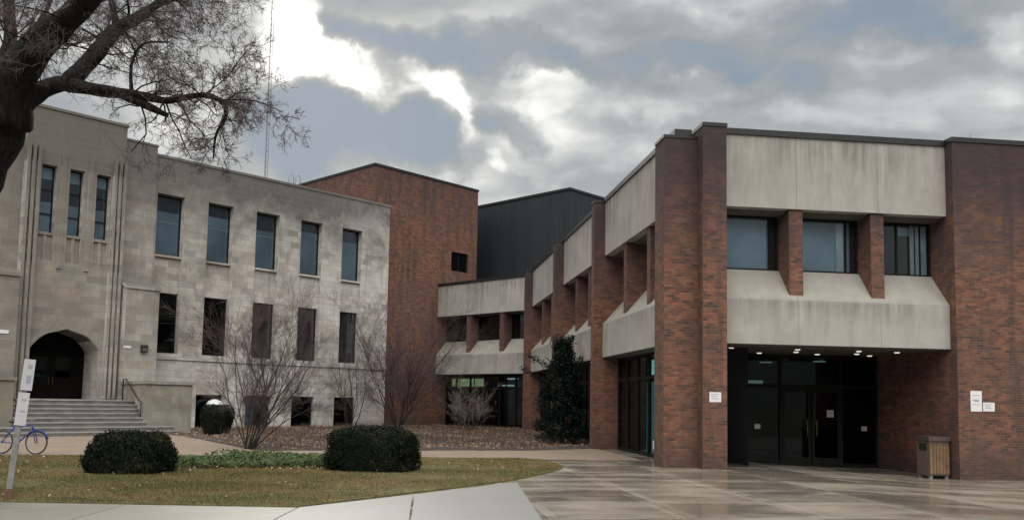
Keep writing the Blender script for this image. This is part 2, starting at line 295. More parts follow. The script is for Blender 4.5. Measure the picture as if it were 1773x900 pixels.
M = dict(
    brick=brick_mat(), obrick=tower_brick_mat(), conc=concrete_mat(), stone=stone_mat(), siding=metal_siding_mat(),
    coping=simple('dark metal coping', (.012, .012, .016), .45, .3), frame=simple('bronze frame', (.010, .0098, .0098), .7, .2, 6, 0, .2),
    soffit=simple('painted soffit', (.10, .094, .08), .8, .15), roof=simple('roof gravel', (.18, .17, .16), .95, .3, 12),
    dark=simple('unlit interior', (.02, .019, .018), .9, .3, 2), floor_in=simple('lobby floor', (.09, .08, .07), .3, .2, 2),
    blind=simple('roller blind', (.30, .36, .41), .8, .08, 1), slate=simple('reflection tone', (.29, .38, .46), .8, .35, .45), curtain=simple('pale curtain', (.50, .58, .60), .8, .15, 4), valance=simple('dark upper shade', (.035, .05, .065), .8, .2, 2), redshade=simple('closed brown shade', (.075, .05, .048), .8, .3, 3),  # slate: blue-grey backing with sky and tree reflections put into its colour
    glass=glass_mat('window glass', (.86, .90, .92), 1.0, .02), gdark=glass_mat('dark glass', (.30, .36, .36), .55, .0), gteal=glass_mat('teal glass', (.55, .78, .78), .35, .0),
    tealback=emit_mat('teal glow', (.22, .32, .325), .24),  # emission added to brighten the teal side panes
    lit=emit_mat('lit ceiling seen through glass', (.80, .84, .40), 2.2), lamp=emit_mat('lamp', (1, .93, .80), .65), strip=emit_mat('tube light', (.85, .95, .95), 2.2), strip_dim=emit_mat('dim tube light', (.5, .62, .58), .9),
    door=simple('dark oak door', (.006, .005, .0045), .9, .4, 5, 0, .1), brass=simple('dull brass', (.20, .16, .07), .45, .2, 8, 1), steel=simple('galvanised steel', (.33, .34, .35), .5, .2, 8, .6),
    rail=simple('black iron', (.02, .02, .02), .5, .3), paper=simple('white paper', (.78, .77, .80), .7, .04), dulled=simple('dull grey paper', (.42, .43, .44), .7, .1), ink=simple('faded ink', (.35, .35, .42), .7, .2), post=simple('weathered grey post', (.23, .23, .225), .8, .3, 14), rust=simple('rusty foot', (.16, .09, .06), .9, .3),  # dulled: paper greyed in its colour to look faint on the glass
    signface=simple('white sign face', (.56, .55, .59), .5, .06), bluepaint=simple('blue paint', (.02, .045, .26), .35, .2), rubber=simple('rubber', (.02, .02, .022), .8, .2), blacksaddle=simple('black vinyl', (.02, .02, .02), .5, .2),
    stem=bark_mat('grey shrub bark', (.02, .017, .016), (.07, .058, .053)),
    mast=simple('grey mast paint', (.15, .15, .16), .7, .2),
    slat=simple('tan wood slats', (.19, .115, .06), .7, .35, 5), aggregate=simple('exposed aggregate', (.12, .088, .068), .9, .5, 40), lid=simple('bin lid', (.075, .055, .046), .6, .25),
    white=simple('white plastic', (.80, .82, .85), .4, .05), step=simple('worn stone step', (.17, .16, .15), .85, .3, 2), tread=simple('step edge', (.33, .315, .295), .85, .25, 3),
    bark=bark_mat('wet dark bark', (.006, .0055, .006), (.030, .026, .025)), twig=simple('purplish twig', (.115, .085, .088), .9, .35, 3, 0, .1), twigdk=simple('dark twig', (.05, .040, .040), .9, .35, 3, 0, .1), twigred=simple('reddish twig', (.125, .075, .068), .9, .35, 3, 0, .1), paletwig=simple('pale dry twig', (.25, .20, .18), .9, .3, 3, 0, .1),
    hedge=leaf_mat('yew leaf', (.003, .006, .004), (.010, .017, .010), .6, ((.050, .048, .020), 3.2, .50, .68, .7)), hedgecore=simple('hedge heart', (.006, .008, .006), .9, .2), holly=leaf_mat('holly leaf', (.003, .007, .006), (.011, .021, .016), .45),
    ivy=leaf_mat('ground ivy leaf', (.030, .055, .018), (.085, .125, .045), .55, ((.10, .075, .04), 1.3, .5, .72, .6)), deadleaf=leaf_mat('dead leaf', (.13, .07, .04), (.40, .29, .20), .8), drystem=leaf_mat('dry stem', (.07, .05, .04), (.165, .12, .095), .9),
    grass=leaf_mat('winter grass', (.085, .087, .032), (.160, .146, .062), .7, ((.24, .175, .085), .6, .42, .62, .85)),
    soil=simple('lawn soil', (.12, .105, .042), .95, .35, 3), mulch=simple('bark mulch', (.058, .044, .037), .95, .5, 9), gravel=simple('ground', (.10, .09, .07), .95, .3, 2),
    plaza=pave_mat('aggregate paving', (.255, .22, .18), (.335, .295, .245), .44, 2.05, (.33, .295, .25)), walk=pave_mat('pinkish walk', (.30, .225, .175), (.37, .29, .23), .72), sidewalk=pave_mat('sidewalk concrete', (.20, .193, .165), (.26, .25, .215), .70), slab=pave_mat('new white slab', (.215, .217, .204), (.26, .262, .25), .80),
)

# ------------------------------------------------------------------ mesh builder
def rotz(a): return Matrix.Rotation(a, 4, 'Z')
AW, AS = .126841, math.pi/2 - .757754
FR_F = AW                       # x along the entrance front, y into the building (origin at the camera's foot)
FR_W = AW + math.pi*1.5         # x towards the viewer along the side wing, y into the building
FR_S = AS                       # the stone building: x along its front, y into it
FR_T = AS - math.pi/2           # the rear link: x to the right, y into it
class MB:
    def __init__(s, ang=0.0): s.v = []; s.f = []; s.uv = []; s.fr(ang)
    def fr(s, ang): s.m = rotz(ang); return s
    def face(s, pts):
        a = [Vector(p) for p in pts]
        n = (a[1]-a[0]).cross(a[2]-a[0])
        if n.length < 1e-12 and len(a) > 3: n = (a[2]-a[0]).cross(a[3]-a[0])
        ax = [abs(n.x), abs(n.y), abs(n.z)]
        if ax[2] > ax[0]*1.05 and ax[2] > ax[1]*1.05: u = [(p.x, p.y) for p in a]
        elif ax[1] >= ax[0]: u = [(p.x, p.z) for p in a]
        else: u = [(p.y + .11, p.z) for p in a]
        b = len(s.v)
        s.v += [tuple(s.m @ p) for p in a]; s.f.append(tuple(range(b, b+len(a)))); s.uv += u
    def box(s, x0, x1, y0, y1, z0, z1, skip=''):
        if x1 < x0: x0, x1 = x1, x0
        if 'f' not in skip: s.face([(x0, y0, z0), (x1, y0, z0), (x1, y0, z1), (x0, y0, z1)])
        if 'b' not in skip: s.face([(x1, y1, z0), (x0, y1, z0), (x0, y1, z1), (x1, y1, z1)])
        if 'l' not in skip: s.face([(x0, y1, z0), (x0, y0, z0), (x0, y0, z1), (x0, y1, z1)])
        if 'r' not in skip: s.face([(x1, y0, z0), (x1, y1, z0), (x1, y1, z1), (x1, y0, z1)])
        if 't' not in skip: s.face([(x0, y0, z1), (x1, y0, z1), (x1, y1, z1), (x0, y1, z1)])
        if 'd' not in skip: s.face([(x0, y1, z0), (x1, y1, z0), (x1, y0, z0), (x0, y0, z0)])
        return s
    def prism(s, prof, x0, x1):          # profile in (y,z), counter-clockwise seen from +x, pulled along x
        s.face([(x0, y, z) for y, z in reversed(prof)]); s.face([(x1, y, z) for y, z in prof])
        n = len(prof)
        for i in range(n):
            (y0, z0), (y1, z1) = prof[i], prof[(i+1) % n]
            s.face([(x0, y0, z0), (x0, y1, z1), (x1, y1, z1), (x1, y0, z0)])
        return s
    def tube(s, pts, rad, n=6, cap=True):
        pts = [Vector(p) for p in pts]
        if isinstance(rad, (int, float)): rad = [rad]*len(pts)
        rings = []
        prev = None
        for i, p in enumerate(pts):
            d = (pts[min(i+1, len(pts)-1)] - pts[max(i-1, 0)]); d.normalize()
            if prev is None: a = d.orthogonal().normalized()
            else:
                a = prev - d*prev.dot(d)
                a = d.orthogonal().normalized() if a.length < 1e-6 else a.normalized()
            prev = a; b = d.cross(a); base = len(s.v)
            for k in range(n):
                t = 2*math.pi*k/n
                s.v.append(tuple(s.m @ (p + (a*math.cos(t) + b*math.sin(t))*rad[i])))
            rings.append(base)
        for i in range(len(rings)-1):
            for k in range(n):
                k2 = (k+1) % n
                s.f.append((rings[i]+k, rings[i]+k2, rings[i+1]+k2, rings[i+1]+k)); s.uv += [(k/n, i), ((k+1)/n, i), ((k+1)/n, i+1), (k/n, i+1)]
        if cap:
            for b0, rev in ((rings[0], True), (rings[-1], False)):
                ids = [b0+k for k in range(n)]
                if rev: ids.reverse()
                s.f.append(tuple(ids)); s.uv += [(0, 0)]*n
        return s
    def lathe(s, prof, c, n=20):
        base = len(s.v)
        for r, z in prof:
            for k in range(n):
                t = 2*math.pi*k/n; s.v.append(tuple(s.m @ Vector((c[0]+r*math.cos(t), c[1]+r*math.sin(t), c[2]+z))))
        for i in range(len(prof)-1):
            for k in range(n):
                k2 = (k+1) % n; s.f.append((base+i*n+k, base+i*n+k2, base+(i+1)*n+k2, base+(i+1)*n+k)); s.uv += [(k/n, i)]*4
        s.f.append(tuple(base+k for k in reversed(range(n)))); s.uv += [(0, 0)]*n
        s.f.append(tuple(base+(len(prof)-1)*n+k for k in range(n))); s.uv += [(0, 0)]*n
        return s
    def wall(s, x0, x1, z0, z1, y, ops, depth):      # a front with real openings and reveals; ops = (x0,x1,z0,z1[,depth])
        xs = sorted({x0, x1, *[v for o in ops for v in o[:2]]}); zs = sorted({z0, z1, *[v for o in ops for v in o[2:4]]})
        for i in range(len(xs)-1):
            for j in range(len(zs)-1):
                cx, cz = (xs[i]+xs[i+1])/2, (zs[j]+zs[j+1])/2
                if any(o[0] < cx < o[1] and o[2] < cz < o[3] for o in ops): continue
                s.face([(xs[i], y, zs[j]), (xs[i+1], y, zs[j]), (xs[i+1], y, zs[j+1]), (xs[i], y, zs[j+1])])
        for o in ops:
            a, b, c, d = o[:4]; e = y + (o[4] if len(o) > 4 else depth)
            s.face([(a, y, c), (a, e, c), (a, e, d), (a, y, d)][::-1]); s.face([(b, y, c), (b, y, d), (b, e, d), (b, e, c)][::-1])
            s.face([(a, y, d), (a, e, d), (b, e, d), (b, y, d)][::-1]); s.face([(a, y, c), (b, y, c), (b, e, c), (a, e, c)][::-1])
        return s
def empty(name, loc, rz=0.0, parent=None):
    o = bpy.data.objects.new(name, None); o.empty_display_size = .3; col.objects.link(o); o.location = loc; o.rotation_euler = (0, 0, rz)
    return o
def W_of(o):
    m = Matrix.Translation(o.location) @ o.rotation_euler.to_matrix().to_4x4()
    return W_of(o.parent) @ m if o.parent else m
def put(name, mb, mat, parent=None, origin=None, rz=0.0, smooth=False, bevel=0.0):
    if parent is not None: inv = W_of(parent).inverted()
    else:
        if origin is None: origin = (0, 0, 0)
        inv = (Matrix.Translation(origin) @ rotz(rz)).inverted()
    me = bpy.data.meshes.new(name)
    V = np.array(mb.v, dtype=np.float64); A = np.array(inv)
    V = V @ A[:3, :3].T + A[:3, 3]
    me.from_pydata(V.tolist(), [], mb.f)
    if len(mb.uv) == len(me.loops):
        ul = me.uv_layers.new(name='UVMap'); ul.data.foreach_set('uv', np.array(mb.uv, dtype=np.float32).ravel())
    if smooth: me.polygons.foreach_set('use_smooth', [True]*len(me.polygons))
    me.materials.append(mat); me.update()
    o = bpy.data.objects.new(name, me); col.objects.link(o)
    if parent is not None: o.parent = parent
    else: o.location = origin; o.rotation_euler = (0, 0, rz)
    if bevel:
        b = o.modifiers.new('bevel', 'BEVEL'); b.width = bevel; b.segments = 2; b.limit_method = 'ANGLE'; b.angle_limit = R(40)
    return o
def tag(o, label=None, cat=None, group=None, kind=None):
    for k, v in (('label', label), ('category', cat), ('group', group), ('kind', kind)):
        if v: o[k] = v
    return o
def toW(ang, x, y, z=0): return tuple(rotz(ang) @ Vector((x, y, z)))
def raw(name, V, Fq, mat, parent=None, k=4):     # large leaf / blade meshes from arrays
    me = bpy.data.meshes.new(name)
    V = np.asarray(V, dtype=np.float32)
    if parent is not None:
        A = np.array(W_of(parent).inverted()); V = (V @ A[:3, :3].T + A[:3, 3]).astype(np.float32)
    nf = len(V)//k
    me.vertices.add(len(V)); me.vertices.foreach_set('co', V.ravel())
    me.loops.add(len(V)); me.loops.foreach_set('vertex_index', np.arange(len(V), dtype=np.int32))
    me.polygons.add(nf); me.polygons.foreach_set('loop_start', np.arange(0, len(V), k, dtype=np.int32)); me.polygons.foreach_set('loop_total', np.full(nf, k, dtype=np.int32))
    me.update(calc_edges=True); me.materials.append(mat)
    o = bpy.data.objects.new(name, me); col.objects.link(o)
    if parent is not None: o.parent = parent
    return o
def leaves(P, Nrm, ln, wd, spread=.7):            # one small quad per point, roughly facing Nrm
    n = len(P)
    d = Nrm + rng.normal(0, spread, (n, 3)); d /= np.linalg.norm(d, axis=1)[:, None]
    t = np.cross(d, rng.normal(0, 1, (n, 3))); t /= np.linalg.norm(t, axis=1)[:, None]
    b = np.cross(d, t)
    l = ln*(.6 + .8*rng.random(n))[:, None]; w_ = wd*(.6 + .8*rng.random(n))[:, None]
    return np.stack([P - t*l*.5, P + b*w_*.5, P + t*l*.5, P - b*w_*.5], 1).reshape(-1, 3)
def sm(a, b, x): t = np.clip((x-a)/(b-a), 0, 1); return t*t*(3-2*t)
def zg(x, y):                                      # the plaza falls gently towards the right-hand wall
    F = x*math.cos(AW) + y*math.sin(AW)
    return -.22*sm(7.6, 14.4, F)

# ------------------------------------------------------------------ ground
def sheet(name, xs, ys, dz, mat, ang=0.0, noise_h=None):
    mb = MB(ang); X, Y = np.meshgrid(xs, ys); A = np.array(rotz(ang))
    wx = X*A[0, 0] + Y*A[0, 1]; wy = X*A[1, 0] + Y*A[1, 1]
    Z = zg(wx, wy) + dz
    ny, nx = X.shape
    mb.v = [tuple(p) for p in np.stack([wx, wy, Z], -1).reshape(-1, 3)]
    for j in range(ny-1):
        for i in range(nx-1):
            q = (j*nx+i, j*nx+i+1, (j+1)*nx+i+1, (j+1)*nx+i); mb.f.append(q); mb.uv += [(X.flat[k], Y.flat[k]) for k in q]
    return put(name, mb, mat, None, (0, 0, 0), ang)
near = np.arange(-40, 61, 1.0)
g = sheet('ground', np.concatenate([[-900, -300, -100], near, [100, 300, 900]]), np.concatenate([[-900, -300, -100], near, [100, 300, 900]]), -.03, M['gravel']); tag(g, kind='structure')
pz = sheet('plaza', np.arange(-1.6, 26.1, .4), np.arange(2, 31.3, .7), 0, M['plaza'], FR_F); tag(pz, kind='structure')
def poly(name, pts, z0, z1, mat, ang=0.0, kind='structure', jag=0):
    mb = MB(ang); n = len(pts)
    mb.face([(x, y, z1) for x, y in pts])
    for i in range(n):
        (ax, ay), (bx, by) = pts[i], pts[(i+1) % n]
        mb.face([(ax, ay, z0), (bx, by, z0), (bx, by, z1), (ax, ay, z1)])
    o = put(name, mb, mat, None, (0, 0, 0), ang); tag(o, kind=kind); return o
# sidewalk panels along the lawn, with sawn joints between them
sidewalk = MB(); 
xe = [-26, -22.4, -18.8, -15.2, -11.6, -8.0, -5.55, -3.06]
for a, b in zip(xe[:-1], xe[1:]): sidewalk.box(a+.008, b-.008, 9.6, 12.84, -.1, .014, 'd')
tag(put('sidewalk', sidewalk, M['sidewalk']), kind='structure')
# pale new slabs beside it, four panels
slab = MB()
def slabq(p): slab.face([(x, y, .018) for x, y in p]); n = len(p); [slab.face([(p[i][0], p[i][1], -.05), (p[(i+1) % n][0], p[(i+1) % n][1], -.05), (p[(i+1) % n][0], p[(i+1) % n][1], .018), (p[i][0], p[i][1], .018)]) for i in range(n)]
slabq([(-3.04, 9.4), (-1.10, 9.4), (-1.62, 14.84), (-3.04, 12.84)]); slabq([(-1.07, 9.4), (.60, 9.4), (.15, 17.45), (-1.59, 14.89)])
tag(put('pale_slabs', slab, M['slab']), kind='structure')
lawn_pts = [(-40, 12.87), (-3.1, 12.87), (-1.88, 14.75), (-.37, 17.1), (.15, 18.1), (.75, 19.6), (1.18, 20.9), (1.35, 21.9), (1.2, 22.9), (.82, 23.9), (.3, 24.55), (-1.64, 24.35), (-7.0, 23.6), (-12.7, 22.1), (-40, 16.5)]
poly('lawn', lawn_pts, -.05, .03, M['soil'])
def fw(p): return [tuple(toW(FR_F, a, b)[:2]) for a, b in p]
walk_pts = fw([(-45, 24.2), (-9.8, 23.35), (-4, 24.25), (1.4, 24.4), (3.4, 24.45), (5.6, 24.4), (6.9, 24.5), (6.9, 30.2), (4.5, 28.7), (-4.2, 26.95), (-6.4, 31.7), (-7.6, 34.5), (-8.0, 38), (-20, 48), (-45, 40)])
poly('walkway', walk_pts, -.06, .008, M['walk'])
bed_pts = [(-4.1, 26.95), (4.45, 28.75), (6.66, 30.4), (7.6, 30.4), (7.6, 50), (1, 58), (-2, 54), (-13, 41), (-9.2, 37.4), (-6.3, 31.7)]
# planting bed: an uneven sheet of mulch
bedw = fw(bed_pts)
def inside(px, py, poly_):
    r = np.zeros(px.shape, bool); n = len(poly_); j = n-1
    for i in range(n):
        xi, yi = poly_[i]; xj, yj = poly_[j]
        c = ((yi > py) != (yj > py)) & (px < (xj-xi)*(py-yi)/(yj-yi+1e-12)+xi); r ^= c; j = i
    return r
def bed_z(x, y): return .05 + .035*np.sin(x*1.9+.4)*np.sin(y*1.4) + .02*np.sin(x*5.1+y*3.3)
mb = MB(); gx = np.arange(-17, 8, .35); gy = np.arange(25, 62, .5)
X, Y = np.meshgrid(gx, gy); ins = inside(X, Y, bedw); Z = bed_z(X, Y) + rng.normal(0, .012, X.shape)
mb.v = [tuple(p) for p in np.stack([X, Y, np.where(ins, Z, -.04)], -1).reshape(-1, 3)]; nx = len(gx)
for j in range(len(gy)-1):
    for i in range(nx-1):
        if ins[j:j+2, i:i+2].any(): q = (j*nx+i, j*nx+i+1, (j+1)*nx+i+1, (j+1)*nx+i); mb.f.append(q); mb.uv += [(0, 0)]*4
tag(put('planting_bed', mb, M['mulch'], smooth=True), kind='structure')

# grass
def scatter(poly_, n, box):
    x = rng.uniform(box[0], box[1], n); y = rng.uniform(box[2], box[3], n); k = inside(x, y, poly_); return x[k], y[k]
x, y = scatter(lawn_pts, 360000, (-20, 1.5, 12.8, 24.8)); n = len(x); x = x + rng.normal(0, .03, n); y = y + rng.normal(0, .03, n)
h = rng.uniform(.025, .06, n)*(.75+.5*np.sin(x*.9)*np.sin(y*1.1+.5)**2); a = rng.uniform(0, 6.283, n); lx, ly = rng.normal(0, .022, n), rng.normal(0, .022, n); wd = .006
V = np.stack([np.stack([x-wd*np.cos(a), y-wd*np.sin(a), np.full(n, .028)], 1), np.stack([x+wd*np.cos(a), y+wd*np.sin(a), np.full(n, .028)], 1), np.stack([x+lx, y+ly, .028+h], 1)], 1).reshape(-1, 3)
tag(raw('grass', V, None, M['grass'], None, 3), 'short yellow-green winter grass over the front lawn', 'grass', kind='stuff')

# ------------------------------------------------------------------ window helper
def window(root, ang, x0, x1, z0, z1, y, glass='glass', back='dark', rails=(), mull=(), fw_=.055, extras=(), name='window', gap=.10):
    """frame ring + bars, pane, and the surface behind the glass; extras = (x0,x1,z0,z1,material,name) pieces behind the pane"""
    f = MB(ang)
    f.box(x0, x1, y, y+.07, z0, z0+fw_); f.box(x0, x1, y, y+.07, z1-fw_, z1); f.box(x0, x0+fw_, y, y+.07, z0+fw_, z1-fw_); f.box(x1-fw_, x1, y, y+.07, z0+fw_, z1-fw_)
    for r in rails: f.box(x0+fw_, x1-fw_, y+.005, y+.06, r-.025, r+.025)
    for m_ in mull: f.box(m_-.025, m_+.025, y+.008, y+.058, z0+fw_, z1-fw_)
    fo = put(name, f, M['frame'], root)
    put('pane', MB(ang).box(x0+fw_, x1-fw_, y+.03, y+.038, z0+fw_, z1-fw_), M[glass], fo)
    b = MB(ang); b.face([(x0, y+gap, z0), (x1, y+gap, z0), (x1, y+gap, z1), (x0, y+gap, z1)])
    put('blind' if back in ('blind', 'slate', 'redshade') else 'room_backing', b, M[back], fo)  # with slate, the blind is added and coloured like sky reflections
    for i, (a, b_, c, d, mt, nm) in enumerate(extras):
        e = MB(ang); e.box(a, b_, y+gap-.03-.006*i, y+gap-.026-.006*i, c, d); put(nm, e, M[mt], fo)
    return fo

# ------------------------------------------------------------------ brick building with concrete bands
ZB, ZC, ZSILL, ZH, ZT, ZTOP = 3.2, 4.37, 5.25, 6.8, 8.72, 8.88
bb = empty('brick_building', toW(FR_F, 8, 21.6), AW)
tag(bb, 'two-storey red brick building with pale concrete bands, brick fins and a recessed dark entrance', 'building')
def band(ang, x0, x1, d, cuts, fins, wspec, top=True, endcap=True):
    """one bay of the upper floor: fascia panels, spandrel panels with a sloping sill, brick fins, windows between them"""
    edges = [x0] + list(cuts) + [x1]
    for a, b in zip(edges[:-1], edges[1:]):
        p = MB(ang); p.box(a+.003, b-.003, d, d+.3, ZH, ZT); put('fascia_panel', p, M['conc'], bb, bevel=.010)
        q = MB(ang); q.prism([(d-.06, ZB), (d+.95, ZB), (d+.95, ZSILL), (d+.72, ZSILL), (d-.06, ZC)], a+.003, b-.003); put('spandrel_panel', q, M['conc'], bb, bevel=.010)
    put('coping', MB(ang).box(x0, x1, d-.05, d+.42, ZT+.002, ZTOP), M['coping'], bb)
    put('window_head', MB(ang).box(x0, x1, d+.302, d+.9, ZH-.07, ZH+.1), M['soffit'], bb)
    for (a, b) in fins:
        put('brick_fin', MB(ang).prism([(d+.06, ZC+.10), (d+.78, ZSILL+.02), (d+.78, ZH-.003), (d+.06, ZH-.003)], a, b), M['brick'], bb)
    for (a, b, kw) in wspec:
        window(bb, ang, a, b, ZSILL-.01, ZH-.07, d+.74, **kw)
# entrance front
winF = [(8.2, 10.1, dict(back='slate', mull=(9.86,), extras=[(9.86, 10.1, ZSILL, ZH, 'dark', 'shade')])),
        (10.48, 12.4, dict(back='slate', mull=(12.05,), extras=[(11.80, 12.06, ZSILL, ZH-.15, 'curtain', 'curtain'), (12.20, 12.4, ZSILL, ZH, 'dark', 'shade')])),
        (12.77, 14.56, dict(back='dark', mull=(13.55,), extras=[(13.98, 14.10, ZSILL, ZH-.1, 'curtain', 'curtain'), (14.14, 14.24, ZSILL, ZH-.1, 'curtain', 'curtain'), (14.30, 14.46, ZSILL, ZH-.1, 'curtain', 'curtain'), (13.62, 13.98, ZH-.42, ZH-.2, 'slate', 'curtain')]))]
band(FR_F, 8.24, 14.55, 21.6, [10.29, 12.585], [(10.1, 10.48), (12.4, 12.77)], winF)
# side wing (x runs towards the viewer, so it is minus the distance along the wing)
wk = lambda **k: dict(back='dark', **k)
def wwin(a, b, cut): return (a, b, wk(mull=((a+b)/2,)))
band(FR_W, -29.95, -21.9, 7.1, [-27.37, -24.67], [(-27.55, -27.2), (-24.85, -24.5)], [wwin(-29.95, -27.55, 0), wwin(-27.2, -24.85, 0), wwin(-24.5, -22.0, 0)])
band(FR_W, -37.85, -30.35, 7.1, [-35.25, -32.8], [(-35.45, -35.1), (-32.95, -32.6)], [wwin(-37.85, -35.45, 0), wwin(-35.1, -32.95, 0), wwin(-32.6, -30.35, 0)])
band(FR_W, -46.9, -38.35, 7.1, [-43.9, -41.2], [(-44.05, -43.7), (-41.35, -41.0)], [wwin(-46.9, -44.05, 0), wwin(-43.7, -41.35, 0), wwin(-41.0, -38.35, 0)])
# rear link
def twin(a, b, c): return (a, b, dict(back='dark', mull=(c,), extras=[(c+.05, b-.25, ZSILL, ZH-.2, 'curtain' if b > -35.5 else 'valance', 'curtain')]))
band(FR_T, -40.94, -31.6, 36.45, [-38.17, -35.37], [(-38.35, -38.0), (-35.55, -35.2)],
     [(-40.94, -38.35, dict(back='dark', mull=(-39.6,), extras=[(-39.5, -38.8, ZSILL, ZH-.25, 'curtain', 'curtain')])), (-38.0, -35.55, dict(back='dark', mull=(-36.9,), extras=[(-36.8, -36.0, ZSILL, ZH-.3, 'curtain', 'curtain')])), (-35.2, -31.6, dict(back='dark', mull=(-34.9, -33.2,), extras=[(-34.8, -33.25, ZSILL, ZH-.15, 'curtain', 'curtain')]))])
# brick piers
def bp(name, ang, *b, z0=-.25): return put(name, MB(ang).box(*b[:4], z0, b[4]), M['brick'], bb)
bp('corner_pier', FR_F, 6.7, 7.62, 21.68, 22.5, 8.56); bp('corner_pier', FR_F, 7.60, 8.24, 21.28, 22.62, 8.80)
put('coping', MB(FR_F).box(6.68, 7.60, 21.66, 22.5, 8.562, 8.64), M['coping'], bb); put('coping', MB(FR_F).box(7.585, 8.26, 21.26, 22.64, 8.802, 8.90), M['coping'], bb)
for a, b in ((29.95, 30.35), (37.85, 38.35), (46.9, 47.4)):
    bp('pilaster', FR_F, 6.7, 8.1, a, b, 8.70); put('coping', MB(FR_F).box(6.68, 7.6, a-.02, b+.02, 8.702, 8.79), M['coping'], bb)
bp('brick_wall', FR_F, 14.55, 27, 21.28, 40, 8.77); put('coping', MB(FR_F).box(14.53, 27.02, 21.25, 40, 8.772, 8.90), M['coping'], bb)
rf = MB(FR_F); rf.box(7.42, 14.55, 22.02, 47, 8.45, 8.6); put('roof', rf, M['roof'], bb)
rt_ = MB(FR_T); rt_.box(-40.94, -31.5, 36.8, 44, 8.45, 8.6); put('roof', rt_, M['roof'], bb)
# brick end of the rear link where it meets the tower
put('brick_wall', MB(FR_T).box(-40.945, -40.70, 37.4, 44, -.1, 8.44), M['brick'], bb)
# entrance recess: soffit with lamps, side wall, glazing and doors
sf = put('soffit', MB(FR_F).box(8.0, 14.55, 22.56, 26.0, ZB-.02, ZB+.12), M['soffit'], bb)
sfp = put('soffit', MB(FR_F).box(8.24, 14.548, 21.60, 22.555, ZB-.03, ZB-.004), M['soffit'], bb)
for (a, b) in ((8.95, 22.8), (10.9, 22.9), (12.7, 22.9), (13.9, 23.0), (9.6, 23.9), (11.35, 23.95), (13.3, 24.1), (10.6, 24.8), (12.4, 24.75), (14.1, 24.8)):
    put('recessed_lamp', MB(FR_F).lathe([(.06, -.028), (.075, -.008), (.075, 0)], (a, b, ZB-.02), 12), M['lamp'], sf)
GY = 25.2
def glazing(ang, y, xs, z0, z1, ztr, spec, ydepth=.09):
    """storefront: one mesh of mullions and rails, one pane per bay and level"""
    f = MB(ang)
    for x in xs: f.box(x-.04, x+.04, y-.02, y+ydepth, z0, z1)
    for z in (z0+.05, ztr, z1-.05):
        for a, b in zip(xs[:-1], xs[1:]): f.box(a+.04, b-.04, y, y+.07, z-.05, z+.05)
    fo = put('storefront', f, M['frame'], bb)
    for i, (a, b) in enumerate(zip(xs[:-1], xs[1:])):
        gl = spec.get(i, 'gdark')
        put('pane', MB(ang).box(a+.04, b-.04, y+.03, y+.04, z0+.1, ztr-.05), M[gl], fo); put('pane', MB(ang).box(a+.04, b-.04, y+.03, y+.04, ztr+.05, z1-.1), M[gl], fo)
    return fo
sfF = glazing(FR_F, GY, [8.0, 9.2, 10.35, 11.43, 13.37, 14.52], -.2, ZB-.02, 2.22, {1: 'gteal'})
for k, (a, b, hx) in enumerate(((11.48, 12.385, 12.24), (12.415, 13.32, 12.54))):
    d = MB(FR_F); d.box(a, a+.09, GY-.03, GY-.004, -.16, 2.16); d.box(b-.09, b, GY-.03, GY-.004, -.16, 2.16); d.box(a+.09, b-.09, GY-.03, GY-.004, -.16, .08); d.box(a+.09, b-.09, GY-.03, GY-.004, 2.06, 2.16)
    do = put('door', d, M['frame'], bb)
    put('handle', MB(FR_F).tube([(hx, GY-.035, .72), (hx, GY-.09, .75), (hx, GY-.09, 1.19), (hx, GY-.035, 1.22)], .017, 8), M['brass'], do)
# lobby behind the glass
lob = MB(FR_F); lob.box(7.7, 14.54, 25.4, 31, -.26, -.2); put('lobby_floor', lob, M['floor_in'], bb)
lw = MB(FR_F); lw.face([(7.4, 31, -.2), (14.54, 31, -.2), (14.54, 31, 3.2), (7.4, 31, 3.2)]); lw.face([(7.7, 25.3, 3.17), (14.54, 25.3, 3.17), (14.54, 31, 3.17), (7.7, 31, 3.17)]); put('interior_wall', lw, M['dark'], bb)
for (a, b, m_, wd) in ((10.4, 26.6, 'strip', .36), (12.3, 28.5, 'strip_dim', .22), (13.6, 27.2, 'strip_dim', .2)):
    put('ceiling_light', MB(FR_F).box(a, a+wd*1.6, b, b+.25, 3.08, 3.12), M[m_], bb)
put('glow_strip', MB(FR_F).box(10.42, 10.98, 25.42, 25.46, 2.28, 2.38), M['strip_dim'], bb)  # dim glowing strip just inside the entrance glass
# ground floor of the side wing
gls = []
for (xa, xb, n_, sp) in ((-29.95, -22.5, 6, {2: 'gteal', 3: 'gteal', 4: 'gteal'}), (-37.85, -30.35, 6, {}), (-46.9, -38.35, 7, {})):
    xs = [xa + (xb-xa)*i/n_ for i in range(n_+1)]; xs[0] += .04; xs[-1] -= .04
    glazing(FR_W, 7.62, xs, 0.0, ZB-.02, 2.42, sp)
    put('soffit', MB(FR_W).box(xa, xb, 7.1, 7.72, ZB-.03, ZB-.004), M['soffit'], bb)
    iw = MB(FR_W); iw.face([(xa, 9.3, 0), (xb, 9.3, 0), (xb, 9.3, 3.2), (xa, 9.3, 3.2)]); iw.box(xa, xb, 7.72, 9.3, -.05, .01); iw.face([(xa, 7.75, 3.17), (xb, 7.75, 3.17), (xb, 9.3, 3.17), (xa, 9.3, 3.17)]); put('interior_wall', iw, M['dark'], bb)
put('ceiling_light', MB(FR_W).box(-26.6, -25.4, 8.0, 8.25, 3.0, 3.05), M['strip_dim'], bb)
put('glow_panel', MB(FR_W).box(-27.2, -23.6, 7.85, 7.88, .05, 2.3), M['tealback'], bb)  # glowing panel added close behind the side glass so the panes look teal
